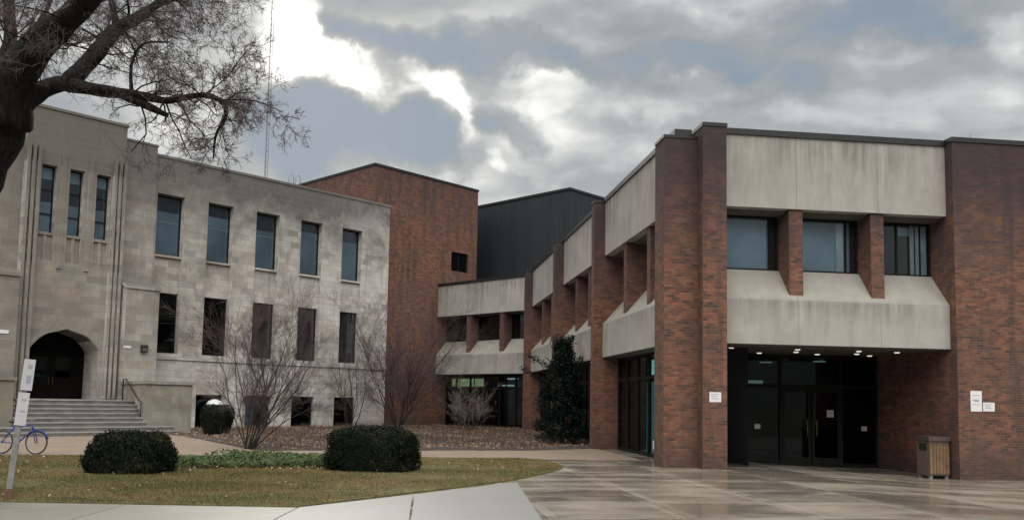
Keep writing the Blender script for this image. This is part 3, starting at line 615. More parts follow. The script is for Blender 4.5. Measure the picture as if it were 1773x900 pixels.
put('ceiling_light', MB(FR_W).box(-27.1, -23.8, 7.86, 7.89, 2.52, 2.98), M['strip_dim'], bb)  # no lamp: glowing panel added behind the transom for its pale reflection
# ground floor of the rear link, lamps on inside
xs = [-40.9, -40.0, -38.75, -37.5, -36.2, -34.9, -33.6, -32.3, -31.4]
glazing(FR_T, 37.3, xs, -.1, ZB-.02, 2.36, {})
put('soffit', MB(FR_T).box(-40.9, -31.5, 36.5, 37.4, ZB-.03, ZB-.004), M['soffit'], bb)
iw = MB(FR_T); iw.face([(-40.9, 41, 0), (-31.4, 41, 0), (-31.4, 41, 3.2), (-40.9, 41, 3.2)]); iw.box(-40.9, -31.4, 37.5, 41, -.1, -.02); iw.face([(-40.9, 37.4, 3.17), (-31.4, 37.4, 3.17), (-31.4, 41, 3.17), (-40.9, 41, 3.17)]); put('interior_wall', iw, M['dark'], bb)
for a, b, m_ in ((-40.55, -39.95, 'lit'), (-39.8, -38.65, 'lit'), (-38.5, -37.7, 'lit')): put('lit_window', MB(FR_T).box(a, b, 37.45, 37.5, 2.48, 2.96), M[m_], bb)
for a, b, z in ((-35.9, -35.1, 2.9), (-36.6, -36.1, 2.50), (-35.9, -35.4, 2.50)): put('ceiling_light', MB(FR_T).box(a, b, 37.6, 37.7, z, z+.09), M['strip'], bb)

# ------------------------------------------------------------------ brick tower and dark rooftop block behind
tw = empty('brick_tower', toW(FR_S, 35.5, 40.95), AS); tag(tw, 'tall plain brick block rising behind the pale stone building, one small dark window', 'building')
mb = MB(FR_S); mb.wall(31.22, 39.77, -.1, 15.42, 40.95, [(37.5, 39.0, 9.88, 11.12)], .12)
mb.face([(31.22, 52, -.1), (31.22, 40.95, -.1), (31.22, 40.95, 15.42), (31.22, 52, 15.42)]); mb.face([(39.77, 40.95, -.1), (39.77, 52, -.1), (39.77, 52, 15.42), (39.77, 40.95, 15.42)]); mb.face([(39.77, 52, -.1), (31.22, 52, -.1), (31.22, 52, 15.42), (39.77, 52, 15.42)])
put('wall', mb, M['obrick'], tw)
put('roof', MB(FR_S).box(31.3, 39.7, 41.03, 51.9, 15.2, 15.4), M['roof'], tw)
cp = MB(FR_S); cp.box(31.17, 39.82, 40.90, 41.2, 15.422, 15.56); cp.box(31.17, 31.5, 41.2, 52.05, 15.422, 15.56); cp.box(39.5, 39.82, 41.2, 52.05, 15.422, 15.56); put('coping', cp, M['coping'], tw)
window(tw, FR_S, 37.5, 39.0, 9.88, 11.12, 41.07, back='valance', mull=(38.25,))
pt = empty('dark_rooftop_block', toW(FR_S, 48, 38), AS); tag(pt, 'dark slate metal-clad block rising above the roofs behind the concrete bands', 'building')
mb = MB(FR_S); mb.box(42, 58, 34.9, 50, 3, 15.05); put('wall', mb, M['siding'], pt)
rb = MB(FR_S)
for i in range(40): rb.box(41.99, 41.999, 34.95+i*.375, 35.0+i*.375, 8.5, 15.05)
for i in range(42): rb.box(42.05+i*.375, 42.10+i*.375, 34.89, 34.899, 8.5, 15.05)
put('siding_rib', rb, M['siding'], pt)
put('coping', MB(FR_S).box(41.93, 58.07, 34.83, 50.05, 15.052, 15.2), M['coping'], pt)

# ------------------------------------------------------------------ stone building
M['mossy'] = stone_mat(); M['mossy'].name = 'mossy limestone'
_n = M['mossy'].node_tree; _b = _n.nodes['Principled BSDF']; _l = _b.inputs['Base Color'].links[0].from_socket
L(_n, mixc(_n, ramp(_n, noise(_n, uvn(_n), 1.4, 5, .6), [(.35, .25), (.65, .75)]), _l, (.19, .18, .13)), _b.inputs['Base Color'])
sb = empty('stone_building', toW(FR_S, 23, 40.53), AS); tag(sb, 'grey-brown limestone building with three rows of dark windows and an arched entrance', 'building')
Y0 = 40.53; ZP = 12.96
CX = [18.75, 21.35, 24.02, 26.72, 29.43]; HW = .68
ops = []
for c in CX: ops.append((c-HW, c+HW, 3.57, 11.22, .2))
for i, c in enumerate(CX[1:]): ops.append((c-.17-.70, c-.17+.70, .02, 1.66, .22))
mirror = [28.5 - c for c in CX]
for c in mirror: ops.append((c-HW, c+HW, 3.57, 11.22, .2))
mb = MB(FR_S); mb.wall(-3.6, 10.6, -.2, ZP, Y0, [o for o in ops if o[0] < 17], .12)
mb.face([(-3.6, Y0+13, -.2), (-3.6, Y0, -.2), (-3.6, Y0, ZP), (-3.6, Y0+13, ZP)])
put('wall', mb, M['stone'], sb)
mb = MB(FR_S); mb.wall(17.9, 32.1, -.2, ZP, Y0, [o for o in ops if o[0] > 17], .12)
mb.face([(32.1, Y0, -.2), (32.1, Y0+.4, -.2), (32.1, Y0+.4, ZP), (32.1, Y0, ZP)])
mb.face([(31.18, Y0+.4, -.2), (31.18, Y0+13, -.2), (31.18, Y0+13, ZP), (31.18, Y0+.4, ZP)]); mb.face([(32.1, Y0+.4, -.2), (31.18, Y0+.4, -.2), (31.18, Y0+.4, ZP), (32.1, Y0+.4, ZP)])
put('wall', mb, M['stone'], sb)
put('roof', MB(FR_S).box(-3.5, 31.1, Y0+.3, Y0+13, 12.2, 12.4), M['roof'], sb)
for a, b in ((17.9, 32.14), (-3.64, 10.6)): put('parapet_coping', MB(FR_S).box(a, b, Y0-.04, Y0+.32, ZP+.002, ZP+.13), M['stone'], sb, bevel=.02)
for a, b in ((18.06, 32.13), (-3.63, 10.44)): put('string_course', MB(FR_S).box(a, b, Y0-.07, Y0+.02, 3.30, 3.46), M['stone'], sb, bevel=.02)
for c in CX + mirror:
    sp = MB(FR_S)
    sp.wall(c-HW, c+HW, 3.57, 11.22, Y0+.2, [(c-HW+.0005, c+HW-.0005, 3.60, 6.48, .2), (c-HW+.0005, c+HW-.0005, 8.29, 11.19, .2)], .2)
    put('window_spandrel', sp, M['stone'], sb)
    for z in (8.29, 3.60): put('sill', MB(FR_S).box(c-HW+.004, c+HW-.004, Y0+.06, Y0+.36, z-.10, z), M['stone'], sb, bevel=.01)
for i, c in enumerate(CX + mirror):
    k = i % 5
    vz = (10.45, 10.62, 10.35, 10.70, 10.52)[k]; ex = [(c-HW, c+HW, vz, 11.2, 'valance', 'shade')]
    if k < 3: ex.append((c-HW, c+HW, 10.02-.12*(k == 0)-.05*(k == 1), 10.08-.12*(k == 0)-.05*(k == 1), 'curtain', 'shade'))
    window(sb, FR_S, c-HW, c+HW, 8.29, 11.19, Y0+.34, back='slate' if k else 'slate', extras=ex, fw_=.06)
    window(sb, FR_S, c-HW, c+HW, 3.60, 6.48, Y0+.34, glass='glass' if k > 1 else 'gdark', back='redshade' if k > 1 else 'dark', rails=(5.05,) if k < 2 else (), fw_=.06)
for i, c in enumerate(CX[1:]):
    window(sb, FR_S, c-.17-.70, c-.17+.70, .02, 1.66, Y0+.2, glass='gdark' if i != 1 else 'glass', back=('dark', 'slate', 'dark', 'redshade')[i], mull=(c-.17,) if i in (1,) else (), extras=[(c-.17+.05, c+.53, .02, 1.62, 'valance', 'shade')] if i == 1 else ())
# entrance pavilion, slightly proud, with a pointed arch
PX0, PX1, PY = 12.15, 16.35, Y0-.35; AC = 14.2
arch = []
for i in range(13):
    t = i/12; xx = -1.42 + 1.42*t; arch.append((AC+xx, 3.50 + (.52*math.sin(min(1, t*1.9)*math.pi/2)**.85 + .36*t**1.3 if t > 0 else 0)))
ar = arch + [(2*AC-x, z) for x, z in reversed(arch[:-1])]
mb = MB(FR_S)
TW = [13.13, 14.28, 15.43]
mb.wall(PX0, PX1, 4.6, 13.9, PY, [(c-.31, c+.31, 7.3, 11.46, .16) for c in TW], .16)
x0a, x1a = AC-1.42, AC+1.42
mb.box(PX0, x0a, PY, PY+1.7, -.1, 4.6, 'btd'); mb.box(x1a, PX1, PY, PY+1.7, -.1, 4.6, 'btd')
for (xa, za), (xb, zb) in zip(ar[:-1], ar[1:]):
    mb.face([(xa, PY, za), (xb, PY, zb), (xb, PY, 4.6), (xa, PY, 4.6)]); mb.face([(xa, PY, za), (xa, PY+1.7, za), (xb, PY+1.7, zb), (xb, PY, zb)])
mb.face([(PX1, PY, 4.6), (PX1, PY+1, 4.6), (PX1, PY+1, 13.9), (PX1, PY, 13.9)]); mb.face([(PX0, PY+1, 4.6), (PX0, PY, 4.6), (PX0, PY, 13.9), (PX0, PY+1, 13.9)])
mb.face([(PX1, PY+1, 12.5), (PX0, PY+1, 12.5), (PX0, PY+1, 13.9), (PX1, PY+1, 13.9)]); mb.face([(PX0, PY, 13.9), (PX1, PY, 13.9), (PX1, PY+1, 13.9), (PX0, PY+1, 13.9)])
put('entrance_front', mb, M['stone'], sb)
put('parapet_coping', MB(FR_S).box(PX0-.05, PX1+.05, PY-.05, PY+1.62, 13.902, 14.02), M['stone'], sb, bevel=.02)
for c in TW:
    tp = MB(FR_S); tp.wall(c-.31, c+.31, 7.3, 11.46, PY+.16, [(c-.309, c+.309, 8.52, 11.45, .2)], .2); tp.box(c-.30, c+.30, PY+.05, PY+.35, 8.40, 8.52); tp.box(c-.06, c+.06, PY+.08, PY+.162, 7.3, 8.38)
    put('window_spandrel', tp, M['stone'], sb)
for c in TW: window(sb, FR_S, c-.31, c+.31, 8.52, 11.45, PY+.34, back='slate', rails=(9.35, 10.4), extras=[(c-.3, c+.3, 9.9, 10.9, 'valance', 'shade')], fw_=.05)
# ribs running up the pavilion, moulding round the arch
for x in (15.86, 16.07, 16.28, 12.64, 12.43, 12.22): put('rib', MB(FR_S).box(x-.06, x+.06, PY-.26, PY+.01, 1.38, 12.2), M['stone'], sb, bevel=.02)
for x in (13.70, 14.86): put('rib', MB(FR_S).box(x-.10, x+.10, PY-.06, PY+.01, 7.0, 12.0), M['stone'], sb, bevel=.02)
mo = MB(FR_S)
for (xa, za), (xb, zb) in zip(ar[:-1], ar[1:]):
    mo.face([(xa*1.0, PY-.05, za+.02), (xb, PY-.05, zb+.02), (xb, PY-.05, zb+.17), (xa, PY-.05, za+.17)]); mo.face([(xa, PY-.05, za+.17), (xb, PY-.05, zb+.17), (xb, PY, zb+.17), (xa, PY, za+.17)]); mo.face([(xa, PY, za+.02), (xb, PY, zb+.02), (xb, PY-.05, zb+.02), (xa, PY-.05, za+.02)])
put('arch_moulding', mo, M['stone'], sb)
# door under the arch
dm = MB(FR_S); dm.face([(x0a, PY+1.62, 1.36), (x1a, PY+1.62, 1.36)] + [(x, PY+1.62, z) for x, z in reversed(ar)])
dtr = put('door_surround', dm, M['door'], sb)
for a, b in ((AC-.95, AC-.01), (AC+.01, AC+.95)):
    d = put('door', MB(FR_S).box(a, b, PY+1.56, PY+1.60, 1.37, 3.4), M['door'], sb)
    put('pane', MB(FR_S).box(a+.15, b-.15, PY+1.545, PY+1.558, 2.3, 3.2), M['gdark'], d); hx = b-.07 if a < AC-.5 else a+.07
    put('handle', MB(FR_S).tube([(hx, PY+1.55, 2.0), (hx, PY+1.50, 2.02), (hx, PY+1.50, 2.3), (hx, PY+1.55, 2.32)], .012, 6), M['brass'], d)
put('step_landing', MB(FR_S).box(12.0, 16.35, PY-.02, PY+1.66, 1.28, 1.36), M['step'], sb)
# shoulder blocks beside the pavilion, with a low buttress
for s_x in (1, -1):
    a, b = (16.35, 17.9) if s_x > 0 else (10.6, 12.15)
    put('shoulder', MB(FR_S).box(a+.002, b, Y0-.15, Y0+.8, -.1, 13.36, 'd'), M['stone'], sb)
    put('parapet_coping', MB(FR_S).box(a+.004, b+.03, Y0-.19, Y0+.83, 13.362, 13.46), M['stone'], sb, bevel=.02)
    bx = MB(FR_S); bx.prism([(Y0-.95, -.1), (Y0-.151, -.1), (Y0-.151, 6.75), (Y0-.95, 6.45)], a+.12, b+.08 if s_x > 0 else b-.1)
    put('buttress', bx, M['stone'], sb, bevel=.02)
    put('buttress_cap', MB(FR_S).prism([(Y0-1.02, 6.40), (Y0-.96, 6.40), (Y0-.152, 6.70), (Y0-.152, 6.84), (Y0-1.02, 6.54)], a+.06, b+.13 if s_x > 0 else b-.05), M['stone'], sb)
for (x, z) in ((16.62, 3.72),):
    put('plaque', MB(FR_S).box(x-.17, x+.17, Y0-.98, Y0-.952, z-.03, z+.06), M['paper'], sb)
put('plaque', MB(FR_S).box(11.3, 11.75, Y0-.98, Y0-.952, 4.0, 4.14), M['paper'], sb)
wl = put('wall_lamp', MB(FR_S).box(17.22, 17.5, Y0-1.12, Y0-.952, 3.55, 3.86), M['rail'], sb, bevel=.02)
put('lens', MB(FR_S).box(17.25, 17.47, Y0-1.135, Y0-1.122, 3.58, 3.72), M['soffit'], wl)
put('vent_cover', MB(FR_S).lathe([(.42, 0), (.40, .18), (.30, .34), (.12, .42), (.01, .44)], (21.28, Y0-.35, 1.02), 18), M['white'], sb, smooth=True)
# front steps: own thing
st = empty('entrance_steps', toW(FR_S, 13.4, 36.5), AS); tag(st, 'wide worn stone steps with cheek walls leading up to the arched door', 'steps')
NS = 8; rise = 1.36/NS; yf = 34.55
for i in range(NS):
    z1 = rise*(i+1); ya = yf + i*.36 + (0 if i < 7 else 0); x0, x1 = (10.2, 16.75) if i < 2 else (10.9, 15.78 + max(0, ya-35.6)*.15)
    yb = ya+.38 if i < NS-1 else PY-.03
    if i < 2: yb = 35.55 if i == 1 else yf+.38
    so = put('step', MB(FR_S).box(x0, x1, ya, yb if i >= 2 else max(yb, ya+.38), z1-rise+.001, z1), M['step'], st, bevel=.02)
    put('nosing', MB(FR_S).box(x0, x1, ya-.025, ya+.06, z1-.045, z1+.004), M['tread'], so, bevel=.008)
def block(pts, z0, z1):
    mb = MB(FR_S); n = len(pts); mb.face([(x, y, z1) for x, y in pts])
    for i in range(n):
        (ax, ay), (bx, by) = pts[i], pts[(i+1) % n]; mb.face([(ax, ay, z0), (bx, by, z0), (bx, by, z1), (ax, ay, z1)])
    return mb
for pts in ([(15.76, 35.6), (17.82, 35.6), (17.82, Y0-.96), (16.45, Y0-.96)], [(8.6, 35.6), (10.88, 35.6), (10.88, Y0-.96), (8.6, Y0-.96)]):
    put('cheek_wall', block(pts, -.1, 2.03), M['mossy'], st)
    cx_ = sum(p[0] for p in pts)/4; put('cheek_cap', block([(x + (.07 if x > cx_ else -.07), y - (.08 if y < 37 else 0)) for x, y in pts], 2.05, 2.17), M['mossy'], st, bevel=.02)
    put('cheek_joint', block([(x - (.02 if x > cx_ else -.02), y + (.03 if y < 37 else 0)) for x, y in pts], 2.03, 2.05), M['mossy'], st)
for x, sl_ in ((15.66, .155), (11.02, 0)):
    h = MB(FR_S); q = lambda y: x + (y-35.6)*sl_
    h.tube([(q(38.6), 38.6, 1.36), (q(38.6), 38.6, 2.25), (q(38.2), 38.2, 2.28), (q(36.0), 36.0, 1.35), (q(35.7), 35.7, 1.32), (q(35.7), 35.7, .5)], .028, 8); put('handrail', h, M['rail'], st, smooth=True)
# roof ladder hoops
rl = empty('roof_ladder', toW(FR_S, 27.6, 44, 12.4), AS); tag(rl, 'steel ladder hoops standing up on the roof of the stone building', 'ladder')
for x in (27.3, 27.75):
    h = MB(FR_S); h.tube([(x, 44, 12.4), (x, 44, 14.45), (x+.08, 44, 14.62), (x+.25, 44, 14.62), (x+.33, 44, 14.45), (x+.33, 44, 12.4)], .025, 6)
    put('hoop', h, M['steel'], rl, smooth=True)
h = MB(FR_S)
for z in np.arange(12.7, 14.4, .3): h.tube([(27.3, 44, z), (27.63, 44, z)], .015, 5)
put('rung', h, M['steel'], rl)
# distant radio mast
ms = empty('radio_mast', (-34.3, 118, 0)); tag(ms, 'very tall thin pale lattice mast far behind the stone building', 'mast')
h = MB(); tri = [(.23*math.cos(a), .23*math.sin(a)) for a in (0.5, 2.6, 4.7)]
for a, b in tri: put('leg', MB().tube([(-34.3+a, 118+b, 0), (-34.3+a, 118+b, 78)], .03, 5), M['mast'], ms)
h = MB()
for i in range(100):
    z = i*.78
    for k in range(3):
        (a, b), (c, d) = tri[k], tri[(k+1) % 3]; h.tube([(-34.3+a, 118+b, z), (-34.3+c, 118+d, z+.78)], .014, 4, False)
put('brace', h, M['mast'], ms)
an = tag(put('roof_aerial', MB(FR_F).tube([(15.75, 22.2, 8.6), (15.75, 22.2, 9.35)], .012, 5).tube([(15.6, 22.2, 9.15), (15.9, 22.2, 9.15)], .01, 5), M['steel'], None, toW(FR_F, 15.75, 22.2, 8.6), AW), 'thin aerial on the roof edge above the right-hand brick wall', 'aerial')

# ------------------------------------------------------------------ notices
def notice(label, ang, x0, x1, z0, z1, y, lines=3, mat='paper'):
    o = put('paper_notice', MB(ang).box(x0, x1, y-.006, y, z0, z1), M[mat], None, toW(ang, (x0+x1)/2, y, (z0+z1)/2), ang); tag(o, label, 'notice', 'paper notices on walls and doors')
    for i in range(lines):
        zz = z1 - (z1-z0)*(.22+.22*i); put('printed_line', MB(ang).box(x0+(x1-x0)*.15, x1-(x1-x0)*(.2+.15*(i % 2)), y-.0085, y-.0062, zz-.008, zz+.008), M['ink'], o)
    return o
notice('white sheet of paper taped to the corner brick pier', FR_F, 7.77, 8.08, 1.68, 1.93, 21.278)
n1 = notice('tall white sheet taped to the right-hand brick wall', FR_F, 14.90, 15.22, 1.56, 2.10, 21.278)
put('printed_block', MB(FR_F).box(15.0, 15.13, 21.268, 21.271, 1.82, 1.87), M['ink'], n1)
notice('small white sheet at the lower right of a taller notice on the brick wall', FR_F, 15.25, 15.58, 1.57, 1.80, 21.278)
notice('pale square sheet on the right leaf of the glass doors, above the handle', FR_F, 12.92, 13.14, 1.30, 1.52, GY+.026, mat='dulled')
notice('small pale sheet on the dark glass left of the double doors', FR_F, 10.62, 10.80, .92, 1.06, GY+.026, mat='dulled')
notice('small pale sheet on the dark glass right of the double doors', FR_F, 14.03, 14.21, .90, 1.04, GY+.026, mat='dulled')
notice('small pale sheet low on the glass beside the corner pier, inside the recess', FR_F, 10.22, 10.36, .14, .40, GY+.026, mat='dulled')
notice('small pale sheet low on the teal side glass, left of the corner pier', FR_W, -25.62, -25.34, .26, .52, 7.598)

# ------------------------------------------------------------------ litter bin
bx, by = 14.17, 21.85; bz = float(zg(*toW(FR_F, bx, by)[:2]))
lb = empty('litter_bin', toW(FR_F, bx, by, bz), AW); tag(lb, 'square litter bin with tan slats and aggregate side, beside the right-hand brick wall', 'bin')
put('body', MB(FR_F).box(bx-.28, bx+.28, by-.28, by+.28, bz+.08, bz+.98), M['aggregate'], lb, bevel=.015)
for i in range(6): put('slat', MB(FR_F).box(bx-.275+i*.0925, bx-.275+i*.0925+.078, by-.31, by-.282, bz+.12, bz+.86), M['slat'], lb, bevel=.006)
put('lid', MB(FR_F).box(bx-.31, bx+.31, by-.32, by+.31, bz+.98, bz+1.10), M['lid'], lb, bevel=.02)
put('opening', MB(FR_F).box(bx-.284, bx-.281, by-.17, by+.17, bz+.72, bz+.92), M['rubber'], lb)
for a in (-.22, .22):
    for b in (-.22, .22): put('foot', MB(FR_F).box(bx+a-.04, bx+a+.04, by+b-.04, by+b+.04, bz-.01, bz+.08), M['steel'], lb)

# ------------------------------------------------------------------ leaning sign post
sp_ = empty('sign_post', (-7.32, 13.05, .02)); tag(sp_, 'leaning grey post with two narrow white signs at the lawn edge', 'sign')
A_ = Vector((-7.41, 13.05, -.2)); B_ = Vector((-7.21, 13.02, 2.10)); ax = (B_-A_).normalized()
def slab_on_post(t0, t1, hw, hd, off):
    mb = MB(); d = B_-A_
    p0, p1 = A_ + d*t0, A_ + d*t1; X_ = Vector((.93, .36, 0)); X_ = (X_ - ax*X_.dot(ax)).normalized(); Y_ = ax.cross(X_).normalized()
    c = []
    for p in (p0, p1):
        for sx, sy in ((-1, -1), (1, -1), (1, 1), (-1, 1)): c.append(p + X_*(hw*sx + off[0]) + Y_*(hd*sy + off[1]))
    for q in ((0, 1, 5, 4), (1, 2, 6, 5), (2, 3, 7, 6), (3, 0, 4, 7), (4, 5, 6, 7), (3, 2, 1, 0)): mb.face([c[i] for i in q])
    return mb
put('post', slab_on_post(0, .99, .040, .035, (0, 0)), M['post'], sp_, bevel=.005)
put('foot', slab_on_post(.085, .17, .056, .05, (0, 0)), M['rust'], sp_, bevel=.005)
for t0, t1, nm, marks in ((.80, 1.0, 'upper', ((.94, .966), (.845, .895))), (.575, .785, 'lower', ((.73, .745), (.66, .67)))):
    so = put('sign_panel', slab_on_post(t0, t1, .076, .006, (.035 if nm == 'upper' else .02, -.052)), M['signface'], sp_)
    for a, b in marks: put('marking', slab_on_post(a, b, .03, .001, (.05 if nm == 'upper' else .03, -.060)), M['ink'], so)

# ------------------------------------------------------------------ bicycle
bi = empty('bicycle', (-12.78, 22.95, .01), R(-4)); tag(bi, 'blue bicycle parked on the walk at the far left, partly behind the sign post', 'bicycle')
BA = R(-4); bm = lambda: MB()
def bl(x, y, z): v = rotz(BA) @ Vector((x*.9, y*.9, 0)); return (-12.72+v.x, 22.95+v.y, z*.9+.01)
def wheel(cx):
    mb = MB(); pts = [bl(cx+.32*math.cos(t), 0, .335+.32*math.sin(t)) for t in np.linspace(0, 2*math.pi, 33)]
    wo = put('wheel', MB().tube([bl(cx, -.05, .335), bl(cx, .05, .335)], .025, 8), M['steel'], bi)
    put('tyre', mb.tube(pts, .019, 6, False), M['rubber'], wo, smooth=True)
    rp = [bl(cx+.295*math.cos(t), 0, .335+.295*math.sin(t)) for t in np.linspace(0, 2*math.pi, 33)]; put('rim', MB().tube(rp, .010, 5, False), M['steel'], wo)
    s = MB()
    for i in range(18): t = i*2*math.pi/18; s.tube([bl(cx, .02*(-1)**i, .335), bl(cx+.29*math.cos(t), 0, .335+.29*math.sin(t))], .0018, 3, False)
    put('spoke', s, M['steel'], wo)
wheel(.42); wheel(-.62)
f = MB(); bbk = bl(-.16, 0, .30); seat = bl(-.30, 0, .82); head1 = bl(.26, 0, .86); head0 = bl(.29, 0, .70); fr_ = bl(.42, 0, .335); re = bl(-.62, 0, .335)
f.tube([bbk, seat], .017, 8).tube([bl(-.27, 0, .74), head1], .019, 8).tube([bbk, head0], .021, 8).tube([head0, head1], .021, 8)
for s in (.05, -.05):
    f.tube([bbk, bl(-.62, s, .335)], .011, 6).tube([bl(-.28, 0, .76), bl(-.62, s, .335)], .010, 6).tube([head0, bl(.33, s, .62), bl(.42, s, .335)], .012, 6)
put('frame', f, M['bluepaint'], bi, smooth=True)
put('fender', MB().tube([bl(.42+.36*math.cos(t), 0, .335+.36*math.sin(t)) for t in np.linspace(.3, 2.6, 12)], .022, 6), M['bluepaint'], bi, smooth=True)
put('handlebar', MB().tube([head1, bl(.24, 0, .98)], .013, 6).tube([bl(.14, -.30, 1.0), bl(.26, -.2, 1.02), bl(.27, 0, .98), bl(.26, .2, 1.02), bl(.14, .30, 1.0)], .012, 6), M['steel'], bi, smooth=True)
sd_ = MB().lathe([(.03, 0), (.09, .02), (.10, .05), (.05, .07)], bl(-.33, 0, .88), 12); put('saddle', sd_, M['blacksaddle'], bi, smooth=True)
put('seat_post', MB().tube([seat, bl(-.33, 0, .90)], .013, 6), M['steel'], bi)
put('pedal_crank', MB().tube([bl(-.16, -.09, .30), bl(-.16, .09, .30)], .012, 6).tube([bl(-.16, -.09, .30), bl(-.04, -.09, .18)], .010, 6).tube([bl(-.16, .09, .30), bl(-.28, .09, .42)], .010, 6), M['steel'], bi)

# ------------------------------------------------------------------ clipped hedges and evergreens
def blob_hedge(name, label, c, rx, ry, h, n, power=3.2, taper=0.0, lf=(.06, .026), mat='hedge', ztop=.0, cat='hedge', lump=.10):
    root = empty(name, (c[0], c[1], c[2])); tag(root, label, cat, 'clipped hedges on the lawn' if name == 'clipped_hedge' else None)
    u = rng.uniform(-1, 1, (n*2, 3)); r = (np.abs(u)**power).sum(1)**(1/power); u /= r[:, None]
    k = u[:, 2] > -.97; u = u[k][:n]
    def shape(u, s=1.0):
        z = np.clip((u[:, 2]+.5)/1.5, 0, 1)
        lum = 1 + lump*np.sin(u[:, 0]*5.1+c[0]*3)*np.sin(u[:, 1]*4.3+1)*np.sin(u[:, 2]*4+2) + lump*.7*np.sin(u[:, 0]*11+u[:, 2]*9)*np.sin(u[:, 1]*9)
        tp = 1 - taper*(1-z)
        return np.stack([c[0]+u[:, 0]*rx*tp*lum*s, c[1]+u[:, 1]*ry*tp*lum*s, c[2]+h*z*(1+(lum-1)*.6)*s], 1)
    k = u[:, 2] > -.5; u = u[k]
    P = shape(u) + rng.normal(0, .03, (len(u), 3)); nr = u**3; nr /= np.linalg.norm(nr, axis=1)[:, None]+1e-6
    raw('foliage', leaves(P, nr, *lf, .75), None, M[mat], root)
    m2 = MB(); a = np.linspace(0, 2*math.pi, 25)[:-1]; zz = np.linspace(-.5, .999, 12); ring = []
    for z in zz:
        d = np.stack([np.cos(a), np.sin(a), np.full(24, 0)], 1)
        sc2 = (1-min(1, abs(z))**power)**(1/power)
        dd = d/((np.abs(d)**power).sum(1)**(1/power))[:, None]*max(sc2, .02); dd[:, 2] = z
        base = len(m2.v); m2.v += [tuple(p) for p in shape(dd, .95)]; ring.append(base)
    for i in range(len(ring)-1):
        for k_ in range(24): k2 = (k_+1) % 24; m2.f.append((ring[i]+k_, ring[i]+k2, ring[i+1]+k2, ring[i+1]+k_)); m2.uv += [(0, 0)]*4
    m2.f.append(tuple(ring[-1]+i for i in range(24))); m2.uv += [(0, 0)]*24
    put('branches', m2, M['hedgecore'], root, smooth=True)
    return root
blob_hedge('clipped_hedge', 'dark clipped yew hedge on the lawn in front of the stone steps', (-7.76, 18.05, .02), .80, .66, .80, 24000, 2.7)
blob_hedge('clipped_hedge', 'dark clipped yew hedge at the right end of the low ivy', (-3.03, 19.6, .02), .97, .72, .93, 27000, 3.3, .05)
blob_hedge('topiary_shrub', 'dark topiary shrub, wide at the top, beside the cheek wall of the stone steps', (-11.9, 35.6, .0), .80, .75, 1.22, 14000, 2.8, .55, (.07, .03), cat='shrub')
put('trunk', MB().tube([(-11.9, 35.6, -.1), (-11.9, 35.6, .3)], .07, 8), M['bark'], bpy.data.objects['topiary_shrub'])
hl = empty('holly_tree', (2.0, 33.6, 0)); tag(hl, 'dark evergreen holly growing against the side wing', 'tree')
P = []; NR = []
lumps = []
for i in range(190):
    z = rng.uniform(.15, 1)**.9*4.0; z = rng.uniform(.2, 3.9)
    rr = (.97*(1-(z/4.25)**1.4)+.10)*rng.uniform(.35, 1.05); t = rng.uniform(0, 6.283); lumps.append((2.0+rr*math.cos(t), 33.6+rr*math.sin(t), z, rng.uniform(.16, .34)))
for a, b, c, r in lumps:
    k = 120; u = rng.normal(0, 1, (k, 3)); u /= np.linalg.norm(u, axis=1)[:, None]; P.append(np.array([a, b, c]) + u*r*rng.uniform(.5, 1.15, (k, 1))); NR.append(u)
for t, z0, ln in ((.4, 3.1, 1.0), (2.6, 2.9, 1.1), (1.2, 3.7, .7), (3.4, 2.3, 1.2), (0.1, 1.6, 1.5), (5.5, 2.6, .9)):   # stray shoots that break the outline
    for s in np.linspace(0, 1, 22):
        k = 9; q = np.array([2.0+math.cos(t)*(.5+ln*s), 33.6+math.sin(t)*(.5+ln*s), z0+.55*s]); P.append(q + rng.normal(0, .055, (k, 3))); NR.append(rng.normal(0, 1, (k, 3)))
raw('foliage', leaves(np.concatenate(P), np.concatenate(NR), .095, .05, .9), None, M['holly'], hl)
tk = MB(); tk.tube([(2.0, 33.6, -.1), (2.03, 33.6, 1.5), (2.0, 33.62, 3.4)], [.09, .07, .03], 8)
for i in range(26):
    z = rng.uniform(.3, 3.0); t = rng.uniform(0, 6.28); tk.tube([(2.0, 33.6, z), (2.0+math.cos(t)*.8, 33.6+math.sin(t)*.8, z+.5)], [.03, .01], 5)
put('trunk', tk, M['bark'], hl)
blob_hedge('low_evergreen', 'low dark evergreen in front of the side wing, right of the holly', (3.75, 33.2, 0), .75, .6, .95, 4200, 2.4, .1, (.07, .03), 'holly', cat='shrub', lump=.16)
# ivy strip between the hedges
iv = fw([(-5.0, 19.5), (-1.2, 20.2), (-1.0, 22.2), (-3.2, 24.0), (-4.6, 23.4), (-5.1, 21.2)])
x, y = scatter(iv, 60000, (-10, 0, 16, 26)); k = rng.random(len(x)) < (.35+.65*(np.sin(x*2.3)*np.sin(y*1.9+.7) > -.35)); x, y = x[k][:26000], y[k][:26000]
z = .05 + rng.random(len(x))**.7*(.10+.13*(np.sin(x*1.7+2)*np.sin(y*2.3)+1)/2)
Pv = np.stack([x, y, z], 1); tag(raw('ground_ivy', leaves(Pv, np.tile([0, -.3, 1.0], (len(x), 1)), .075, .055, .55), None, M['ivy']), 'low green ground ivy between the two clipped hedges', 'ground cover', kind='stuff')
